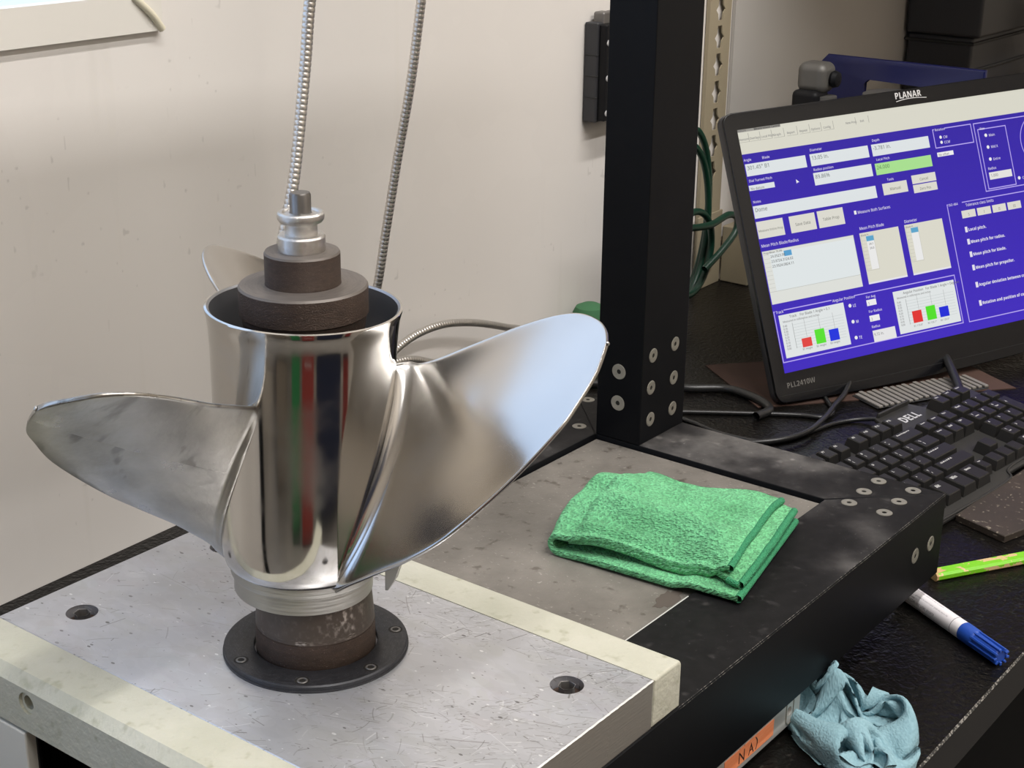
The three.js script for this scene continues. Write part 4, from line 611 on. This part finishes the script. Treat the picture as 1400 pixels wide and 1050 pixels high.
    for (const x of [0.283, 0.416]) { R(x, 0.498, x + 0.115, 0.713, '#ebe9da'); R(x, 0.706, x + 0.115, 0.713, '#f6f4ff'); R(x + 0.017, 0.512, x + 0.039, 0.655, '#fbfbfa'); R(x + 0.017, 0.515, x + 0.039, 0.536, '#5fb0da'); X('Blade', x + 0.003, 0.513, 13, '#777'); X('in.', x + 0.02, 0.512, 13, '#777'); for (let j = 0; j < 9; j++) R(x + 0.003, 0.53 + j * 0.015, x + 0.016, 0.531 + j * 0.015, '#c6c4b8'); if (x < 0.3) { X('24.1', x + 0.022, 0.553, 14, '#666'); X('24.0', x + 0.022, 0.57, 14, '#666'); } S(x + 0.003, 0.512, x + 0.039, 0.657, 2, '#cfcdc0'); }
    S(0.008, 0.746, 0.535, 0.953); R(0.011, 0.736, 0.035, 0.756, '#3a1dc2'); X('Track', 0.013, 0.756, 18); R(0.17, 0.736, 0.235, 0.756, '#3a1dc2'); X('Angular Position', 0.172, 0.755, 18);
    const chart = (x0, y0, x1, y1, title, bars, labs) => { R(x0, y0, x1, y1, '#f1f6f6'); const sx = x1 - x0, sy = y1 - y0; X(title, x0 + sx * 0.16, y0 + sy * 0.1, 17, '#777'); X('Measured in millimetres and inches', x0 + sx * 0.05, y0 + sy * 0.19, 13, '#888'); for (let i = 0; i < 9; i++) { R(x0 + sx * 0.18, y0 + sy * (0.27 + i * 0.066), x1 - sx * 0.04, y0 + sy * (0.274 + i * 0.066), '#b9c2c2'); X((0.4 - i * 0.05).toFixed(2), x0 + sx * 0.04, y0 + sy * (0.29 + i * 0.066), 12, '#777'); } R(x0 + sx * 0.18, y0 + sy * 0.22, x0 + sx * 0.184, y0 + sy * 0.82, '#777'); for (let i = 0; i < 3; i++) R(x0 + sx * (0.36 + 0.22 * i), y0 + sy * 0.18, x0 + sx * (0.364 + 0.22 * i), y0 + sy * 0.6, '#aaa'); bars.forEach(([a, b, d, e, f], i) => { R(a, b, d, e, f); X(labs[i], a - 0.002, y1 - sy * 0.1, 13, '#888'); }); };
    chart(0.018, 0.764, 0.201, 0.939, 'Track    For Blade 1 Angle = 0.1', [[0.068, 0.874, 0.095, 0.91, '#f2453f'], [0.107, 0.85, 0.134, 0.909, '#5cf22c'], [0.146, 0.862, 0.173, 0.909, '#1030ee']], ['B1 Height', 'B2 Height', 'B3 Height']);
    chart(0.345, 0.764, 0.53, 0.944, 'Angular Position   For Blade 1 Angle = Degrees', [[0.39, 0.86, 0.418, 0.91, '#f2302c'], [0.432, 0.852, 0.46, 0.911, '#54f01e'], [0.471, 0.867, 0.499, 0.91, '#0a22e8']], ['B1 119.8°', 'B2 120.1°', 'B3 120.0°']);
    [[0.783, 'LE'], [0.85, 'M'], [0.917, 'TE']].forEach(([y, s]) => { c.fillStyle = '#fff'; c.beginPath(); c.arc(0.218 * w, y * h, 9, 0, 7); c.fill(); X(s, 0.226, y + 0.008, 19); });
    X('For Avg', 0.267, 0.768, 17); X('For Radius', 0.267, 0.829, 17); X('Radius', 0.267, 0.893, 17); R(0.266, 0.775, 0.294, 0.8, '#fff'); X('1', 0.27, 0.796, 18, '#888'); R(0.266, 0.841, 0.295, 0.866, '#fff'); X('2', 0.27, 0.862, 18, '#888'); R(0.267, 0.904, 0.333, 0.952, '#f6f6f6'); X('9.72 in.', 0.27, 0.927, 18, '#888');
  });
  const sg = new THREE.PlaneGeometry(W, H); sg.translate(0, 0, 0.0016);
  part('screen', clean(sg), phys({ color: rgb(0.01, 0.01, 0.011), roughness: 0.45, specularIntensity: 0.25, emissive: rgb(1, 1, 1), emissiveMap: scr, emissiveIntensity: 0.82 }), t);
  const tl = (s, size, x, y, mat) => { const g = new TextGeometry(s, { font: M.font, size, depth: 0.0003, curveSegments: 4 }); g.computeBoundingBox(); g.translate(x - (g.boundingBox.max.x) / 2, y, 0.0041); return part('logo', clean(g), mat, t); };
  tl('PLANAR', 0.0078, -0.002, H / 2 + 0.0085, M.logo);
  part('logo', tube([[-0.022, H / 2 + 0.0052, 0.0042], [-0.01, H / 2 + 0.0068, 0.0042], [0.006, H / 2 + 0.0072, 0.0042], [0.026, H / 2 + 0.0056, 0.0042]], 0.0006, 30, 6), M.logo, t);
  tl('PLL2410W', 0.0062, -W / 2 + 0.021, -H / 2 - 0.0165, M.greySteel);
  const st = part('stand', box(-0.03, 0.03, -0.12, 0.02, -0.075, -0.05, 0.006), M.bezelSide, t);
  const glow = new THREE.RectAreaLight(new THREE.Color(0.55, 0.45, 1), 0.03, W, H); glow.position.copy(t.position).addScaledVector(bz, 0.006); glow.lookAt(glow.position.clone().add(bz)); scene.add(glow);
  const f = thing('monitor_stand', 'black round monitor foot standing behind the tilted monitor', 'stand', [1.27, YD, -0.19]);
  part('foot_plate', lathe([[0, 0], [0.095, 0], [0.098, 0.003], [0.09, 0.009], [0.02, 0.013], [0, 0.013]], 48), M.bezelSide, f);
  part('column', box(-0.02, 0.02, 0.01, 0.14, -0.035, -0.015, 0.005), M.bezelSide, f);
}
// ---------------------------------------------------------------- things on the desk under the monitor
tag(part('cardboard_sheet', slab([[1.1587, 0.0482], [1.232, -0.08], [0.99, -0.29], [0.9, -0.165]], YD, YD + 0.0012, 0), M.card, scene), 'dark brown cardboard sheet lying flat under the monitor', 'cardboard');
{
  const t = thing('ribbed_strip', 'pale ribbed strip lying on the brown cardboard behind the keyboard', 'ribbed strip', [1.07, YD + 0.0012, -0.036], -0.46);
  part('backing', box(-0.085, 0.085, 0, 0.001, -0.024, 0.024, 0.0004, 1), M.blackSoft, t);
  for (let i = 0; i < 19; i++) part('rib', box(-0.084 + i * 0.0091, -0.0782 + i * 0.0091, 0.001, 0.0042, -0.026 + 0.006 * rnd(), 0.02 + 0.006 * rnd(), 0.001), M.strip, t);
}
const cableLabel = (pts, r, label, name = 'power_cable', cat = 'cable', group) => tag(part(name, tube(pts, r, 120, 10), M.cable, scene), label, cat, group);
cableLabel([[0.9, -0.1423, -0.32], [0.8161, -0.1423, -0.2352], [0.8047, -0.1423, -0.1919], [0.7972, -0.1423, -0.1588], [0.7998, -0.1423, -0.1212], [0.808, -0.1423, -0.1009], [0.8306, -0.1423, -0.0867], [0.8751, -0.1423, -0.0771], [0.9079, -0.1423, -0.0688], [0.9328, -0.1415, -0.0527], [0.9403, -0.138, -0.0326], [0.9372, -0.132, -0.013]], 0.0026, 'thin black cable curving from behind the post into the keyboard back', 'keyboard_cable');
cableLabel([[0.8, -0.1421, -0.26], [0.8633, -0.1421, -0.173], [0.9033, -0.1421, -0.1129], [0.9145, -0.1421, -0.0888], [0.935, -0.1421, -0.087], [0.98, -0.1421, -0.12]], 0.0028, 'straight black cable lying between the post and the monitor corner');
cableLabel([[0.83, -0.1396, -0.36], [0.8797, -0.1396, -0.29], [0.8931, -0.1396, -0.2575], [0.9211, -0.1396, -0.2192], [0.918, -0.1396, -0.1874], [0.9073, -0.1396, -0.1619], [0.8904, -0.1396, -0.145], [0.862, -0.1396, -0.147]], 0.0052, 'thick black cable hooped on the desk left of the monitor');
cableLabel([[1.04, -0.12, -0.14], [1.0165, -0.128, -0.1063], [0.9917, -0.135, -0.0985], [0.9475, -0.137, -0.0905], [0.8977, -0.1366, -0.0800], [0.8436, -0.1366, -0.0770], [0.80, -0.137, -0.095], [0.775, -0.1405, -0.14], [0.77, -0.1405, -0.25]], 0.0031, 'black cable hanging from under the monitor across the other cables');
cableLabel([[1.02, -0.1388, 0.02], [1.055, -0.1388, 0.02], [1.085, -0.137, 0.006], [1.128, -0.127, -0.024], [1.165, -0.113, -0.056], [1.19, -0.09, -0.085]], 0.0056, 'thick black cable dropping from the monitor behind the number keys');
// ---------------------------------------------------------------- hoses and wall fittings
function hose(name, label, pts, r, pitch = 0.0042) {
  const c = new THREE.CatmullRomCurve3(pts.map(p => V(...p)), false, 'centripetal'), len = c.getLength(), n = Math.round(len / pitch), prof = [[0.0, 0.88], [0.1, 1], [0.5, 1.03], [0.9, 1]];
  const rings = n * 4, RAD = 14, pos = [], idx = []; let nrm = null, prev = null;
  for (let i = 0; i <= rings; i++) {
    const k = i % 4, s = clamp((Math.floor(i / 4) + prof[k][0]) / n), p = c.getPointAt(s), t = c.getTangentAt(s);
    if (!nrm) nrm = V(0.3, 0.2, 1).cross(t).normalize(); else nrm.addScaledVector(t, -nrm.dot(t)).normalize();
    const b = t.clone().cross(nrm);
    for (let j = 0; j < RAD; j++) { const a = j / RAD * 6.28319; const q = p.clone().addScaledVector(nrm, Math.cos(a) * r * prof[k][1]).addScaledVector(b, Math.sin(a) * r * prof[k][1]); pos.push(q.x, q.y, q.z); }
  }
  for (let i = 0; i < rings; i++) for (let j = 0; j < RAD; j++) { const a = i * RAD + j, b = i * RAD + (j + 1) % RAD; idx.push(a, b, a + RAD, b, b + RAD, a + RAD); }
  const g = new THREE.BufferGeometry(); g.setAttribute('position', new THREE.Float32BufferAttribute(pos, 3)); g.setIndex(idx); g.setAttribute('uv', new THREE.Float32BufferAttribute(new Float32Array(pos.length / 3 * 2), 2)); g.computeVertexNormals();
  return tag(part(name, g, M.hose, scene), label, 'metal hose');
}
hose('metal_hose', 'ribbed steel hose hanging just behind the mandrel shaft', [[0.33, 0.779, -0.1], [0.315, 0.66, -0.16], [0.281, 0.48, -0.235], [0.2617, 0.3671, -0.2456], [0.2543, 0.3227, -0.2452], [0.2425, 0.2668, -0.2436], [0.2325, 0.2275, -0.242], [0.2193, 0.1883, -0.2416], [0.2032, 0.1324, -0.24], [0.19, 0.06, -0.25], [0.21, -0.03, -0.29], [0.28, -0.108, -0.34], [0.36, -0.1375, -0.37], [0.47, -0.1375, -0.41]], 0.0047);
hose('metal_hose', 'ribbed steel hose hanging right of the mandrel and looping behind the blade', [[0.5, 0.779, -0.1], [0.492, 0.66, -0.2], [0.48, 0.48, -0.295], [0.4712, 0.3456, -0.3116], [0.4649, 0.2727, -0.3195], [0.4603, 0.196, -0.334], [0.4547, 0.1239, -0.3455], [0.452, 0.0674, -0.3558], [0.462, 0.01, -0.385], [0.495, -0.035, -0.415], [0.5347, -0.0514, -0.4286], [0.5841, -0.0579, -0.43], [0.6357, -0.0780, -0.4316], [0.7186, -0.1121, -0.432], [0.795, -0.125, -0.4326], [0.8233, -0.108, -0.4331], [0.8104, -0.0855, -0.4349], [0.7618, -0.0661, -0.4353], [0.69, -0.0423, -0.4332], [0.636, -0.032, -0.4316], [0.5845, -0.0339, -0.43], [0.5349, -0.0448, -0.422], [0.4868, -0.0707, -0.415], [0.44, -0.12, -0.40], [0.40, -0.1375, -0.395]], 0.0044);
const onWall = (name, label, cat, x, y, off = 0) => thing(name, label, cat, [x, y, wallZ(x) + off], WALL_TURN);
{
  const t = onWall('wall_box', 'black plastic wiring box fixed to the wall beside the post', 'wiring box', 0.962, 0.147, 0.0008);
  part('box_body', box(0, 0.085, 0, 0.122, 0, 0.019, 0.002), M.crate, t);
  for (const y of [0.03, 0.056, 0.082]) part('rib', box(-0.0006, 0.0855, y, y + 0.0016, 0.002, 0.0195, 0.0004, 1), M.blackSoft, t);
  part('cover', box(0.004, 0.083, 0.002, 0.12, 0.019, 0.03, 0.002), M.black, t);
  for (const y of [0.012, 0.055, 0.098]) { const s = part('screw', lathe([[0.004, 0], [0.0038, 0.0015], [0.001, 0.002], [0, 0.002]], 16), M.logo, t); s.rotation.x = Math.PI / 2; s.position.set(0.009, y, 0.0298); }
  part('bracket', box(0.012, 0.03, 0.118, 0.134, 0.004, 0.02, 0.003), M.boltDark, t); part('bracket', box(0.036, 0.05, 0.118, 0.133, 0.004, 0.02, 0.003), M.boltDark, t);
}
{
  const t = onWall('shelf_upright', 'tan slotted steel shelf upright bolted to the wall at the desk end', 'shelf upright', 1.268, YD, 0.001);
  const w = 0.062, h = 1.15, s = new THREE.Shape(); s.moveTo(0, 0); s.lineTo(w, 0); s.lineTo(w, h); s.lineTo(0, h); s.closePath();
  for (let i = 0; i < 26; i++) { const y = 0.155 + i * 0.0385, p = new THREE.Path(), c = w / 2; [[-0.006, 0], [0.006, 0], [0.0075, 0.009], [0.0135, 0.0145], [0.0075, 0.02], [0.006, 0.031], [-0.006, 0.031], [-0.0075, 0.02], [-0.0135, 0.0145], [-0.0075, 0.009]].forEach(([q, e], k) => k ? p.lineTo(c + q, y + e) : p.moveTo(c + q, y + e)); p.closePath(); s.holes.push(p); }
  const g = new THREE.ExtrudeGeometry(s, { depth: 0.002, bevelEnabled: false }); g.translate(0, 0, 0.004);
  part('slotted_face', boxUV(g), M.tanSteel, t);
  part('flange', box(0, 0.002, 0, h, 0, 0.004, 0.0004, 1), M.tanSteel, t); part('flange', box(w - 0.002, w, 0, h, 0, 0.004, 0.0004, 1), M.tanSteel, t);
  part('foot_plate', box(-0.006, w + 0.004, 0, 0.11, 0.006, 0.009, 0.001), M.tanSteel, t);
  for (const y of [0.036, 0.092]) { const b = part('bolt', lathe([[0.0085, 0], [0.008, 0.004], [0.004, 0.006], [0, 0.006]], 20), M.zinc, t); b.rotation.x = Math.PI / 2; b.position.set(0.031, y, 0.009); }
}
tag(part('steel_bracket', box(1.336, 1.43, YD, YD + 0.085, -0.472, -0.425, 0.002), M.tanSteel, scene), 'tan steel block at the foot of the slotted upright', 'steel block');
{
  const shelf = (y, d, label) => { const t = thing('wall_shelf', label, 'shelf', [1.36, y, 0]); part('board', slab([[0, wallZ(1.36) + 0.002], [1.5, wallZ(2.86) + 0.002], [1.5, wallZ(2.86) + d], [0, wallZ(1.36) + d]], 0, 0.02, 0.001), M.shelfBoard, t); for (const x of [0.1, 1.3]) part('bracket', box(x, x + 0.025, -0.1, 0, wallZ(1.36 + x) + 0.003, wallZ(1.36 + x) + 0.025, 0.002), M.tanSteel, t); };
  shelf(0.5, 0.52, 'wide dark shelf board shading the tools above the monitor'); shelf(0.03, 0.30, 'dark shelf board behind the monitor holding the blue tool');
  tag(part('shade_board', slab([[1.345, wallZ(1.345) + 0.001], [2.86, wallZ(2.86) + 0.001], [2.86, wallZ(2.86) + 0.006], [1.345, wallZ(1.345) + 0.006]], 0.052, 0.498, 0), M.shadeBoard, scene), 'grey board added to give the wall between the two shelves its shade', 'board');  // added board: its grey stands in for shelf shade on the wall
  const Y = 0.05;
  const b = thing('blue_bracket', 'dark blue steel tool frame with a window cut through it, behind the monitor', 'tool', [1.462, Y, 0]);
  const s = new THREE.Shape(); const P = [[-0.40, 0], [-0.40, 0.122], [-0.388, 0.135], [-0.36, 0.135], [-0.15, 0.135], [-0.15, 0]]; P.forEach(([z, y], i) => i ? s.lineTo(z, y) : s.moveTo(z, y)); s.closePath();
  const hl = new THREE.Path([[-0.33, 0.02], [-0.33, 0.1], [-0.322, 0.108], [-0.235, 0.106], [-0.19, 0.08], [-0.19, 0.02]].map(p => new THREE.Vector2(...p))); s.holes.push(hl);
  const g = new THREE.ExtrudeGeometry(s, { depth: 0.004, bevelEnabled: true, bevelSize: 0.003, bevelThickness: 0.003, bevelOffset: -0.003, bevelSegments: 2 }); g.rotateY(-Math.PI / 2); g.translate(0.01, 0, 0); part('plate', boxUV(creased(g, 0.5)), M.blueSteel, b);
  part('pin', lathe([[0.006, 0], [0.008, 0.02], [0.005, 0.06], [0.004, 0.07], [0, 0.07]], 20), M.greySteel, b).position.set(-0.03, 0.03, -0.235);
  const c = thing('pipe_clamp', 'grey and black clamp head standing left of the blue tool frame', 'clamp', [1.335, Y, -0.345]);
  part('clamp_body', box(-0.022, 0.018, 0, 0.105, -0.02, 0.02, 0.008), M.black, c); part('clamp_head', box(-0.012, 0.03, 0.1, 0.142, -0.02, 0.024, 0.012, 3), M.greySteel, c);
  const sc = part('knob', lathe([[0, 0], [0.009, 0], [0.012, 0.006], [0.01, 0.012], [0.004, 0.014], [0, 0.014]], 20), M.black, c); sc.rotation.x = Math.PI / 2; sc.position.set(0.012, 0.12, 0.022); part('sleeve', cyl(0.016, 0.055, 0.004, 0.07, 0.02, 20), M.greySteel, c);
  tag(part('wood_block', box(1.345, 1.43, Y, Y + 0.0218, -0.285, -0.205, 0.001), M.card, scene), 'small brown block under the black can behind the monitor', 'block');
  const k = thing('round_can', 'short black can with a grey lid in front of the blue tool frame', 'can', [1.385, Y + 0.022, -0.245]);
  part('can_body', lathe([[0, 0], [0.042, 0], [0.043, 0.002], [0.043, 0.074]], 40), M.black, k); part('lid', lathe([[0.043, 0.074], [0.042, 0.08], [0.038, 0.082], [0, 0.082]], 40), M.greySteel, k);
  const crate = (x, y, z, w, h, d, label, group) => { const t = thing('tool_crate', label, 'crate', [x, y, z]); part('crate_body', box(0, w, 0, h, 0, d, 0.006), M.crate, t); for (let i = 0; i < 2; i++) part('rim', box(-0.004, w + 0.004, h * (0.45 + 0.42 * i), h * (0.5 + 0.42 * i), -0.004, d + 0.004, 0.002), M.blackSoft, t); return t; };
  crate(1.98, Y, -0.49, 0.3, 0.11, 0.12, 'dark plastic crate at the right end of the tool shelf'); crate(1.97, Y + 0.11, -0.49, 0.32, 0.16, 0.135, 'black crate stacked on the dark crate under the top shelf');
  const r = thing('wire_rack', 'grey crossed wire rack leaning beside the crates', 'rack', [2.16, Y, -0.33]);
  for (const q of [[[0, 0, 0], [0.08, 0.2, 0]], [[0.08, 0, 0.004], [0, 0.2, 0.004]], [[0, 0, 0.002], [0, 0.2, 0.002]], [[0.08, 0, 0.002], [0.08, 0.2, 0.002]]]) part('wire', tube(q, 0.0045, 4, 8), M.greySteel, r);
}
// green earth cable coiled on the wall behind the post
{
  const g = (label, pts, closed) => tag(part('green_cable', tube(pts, 0.0048, 100, 10, closed), M.green, scene), label, 'cable', 'green cable turns on the wall');
  const z = x => wallZ(x) + 0.05, ring = (x, y, a, b, t, k) => Array.from({ length: 14 }, (_, i) => { const p = i / 14 * 6.283, c = Math.cos(p) * a, s = Math.sin(p) * b; const X = x + c * Math.cos(t) - s * Math.sin(t); return [X, y + c * Math.sin(t) + s * Math.cos(t), z(X) + k + 0.001 * Math.sin(p * 2)]; });
  g('dark green cable turn, the tallest hanging on the wall right of the post', ring(1.155, 0.0, 0.06, 0.115, 0.0, 0), true);
  g('dark green cable turn, middle one hanging on the wall right of the post', ring(1.135, -0.008, 0.062, 0.107, 0.08, 0.0105), true);
  g('dark green cable turn, smallest and lowest hanging on the wall right of the post', ring(1.137, -0.05, 0.055, 0.058, 0.05, 0.021), true);
  g('dark green cable with a sharp bend sticking out of the wall coil', [[1.1, -0.006, z(1.1) + 0.03], [1.16, -0.012, z(1.16) + 0.035], [1.215, -0.0082, z(1.21) + 0.035], [1.238, -0.018, z(1.23) + 0.035], [1.236, -0.034, z(1.23) + 0.035], [1.2, -0.056, z(1.2) + 0.034], [1.16, -0.075, z(1.16) + 0.03]], false);
}
tag(part('bottle_lid', (() => { const g = lathe([[0, 0], [0.024, 0], [0.025, 0.003], [0.0225, 0.052], [0.0185, 0.06], [0.01, 0.064], [0, 0.0645]], 36); return g; })(), M.greenCloth, scene), 'dark green plastic lid on the desk behind the blade tip', 'lid').position.set(0.945, YD, -0.438);
// ---------------------------------------------------------------- the workshop behind the viewer (seen only in the polished steel)
function locker(name, label, cat, x, z, turn, w, h, d, mat, doors, y0 = FLOOR) {
  const t = thing(name, label, cat, [x, y0, z], turn);
  part('cabinet_body', box(-w / 2, w / 2, 0.05, h, -d, 0, 0.006), mat, t); part('plinth', box(-w / 2 + 0.02, w / 2 - 0.02, 0, 0.05, -d + 0.02, -0.03, 0.002), M.blackSoft, t);
  for (let i = 0; i < doors; i++) { const y = 0.07 + i * (h - 0.09) / doors, q = part('drawer', box(-w / 2 + 0.015, w / 2 - 0.015, y, y + (h - 0.09) / doors - 0.012, 0, 0.018, 0.004), mat, t); part('handle', box(-w * 0.3, w * 0.3, y + (h - 0.09) / doors * 0.75, y + (h - 0.09) / doors * 0.75 + 0.018, 0.018, 0.035, 0.004), M.zinc, q); }
}
{
  const paint = (r, g, b) => std({ color: rgb(r, g, b), roughness: 0.5 });
  const at = (deg, dist) => { const a = deg * Math.PI / 180; return [-Math.cos(a) * dist, Math.sin(a) * dist, Math.PI - Math.atan2(-Math.cos(a), Math.sin(a)) * 1 + Math.PI + Math.PI]; };
  const put = (name, label, cat, deg, dist, w, h, d, mat, n) => { const [x, z] = at(deg, dist); locker(name, label, cat, x, z, Math.atan2(-x, -z), w, h, d, mat, n); };
  put('tool_locker', 'tan steel locker by the dark left wall', 'locker', 17, 2.2, 0.5, 1.9, 0.3, paint(0.2, 0.165, 0.125), 3);
  put('gas_locker', 'green locker between the tan locker and the red chest', 'locker', 34, 1.95, 0.34, 1.5, 0.3, paint(0.025, 0.2, 0.06), 2);
  put('tool_chest', 'red tool chest with many drawers behind the viewer', 'tool chest', 48.5, 1.85, 0.46, 1.3, 0.3, paint(0.3, 0.035, 0.025), 6);
  put('work_cabinet', 'wide navy blue cabinet added in place of the dark clothes of the viewer', 'cabinet', 74, 1.9, 1.05, 1.75, 0.35, paint(0.012, 0.018, 0.045), 2);  // added so the steel reflects navy where the viewer would stand
  put('parts_cabinet', 'slim red parts cabinet right of the navy cabinet', 'cabinet', 96, 2.05, 0.26, 1.35, 0.3, paint(0.25, 0.02, 0.015), 4);
}
renderer.render(scene, camera);
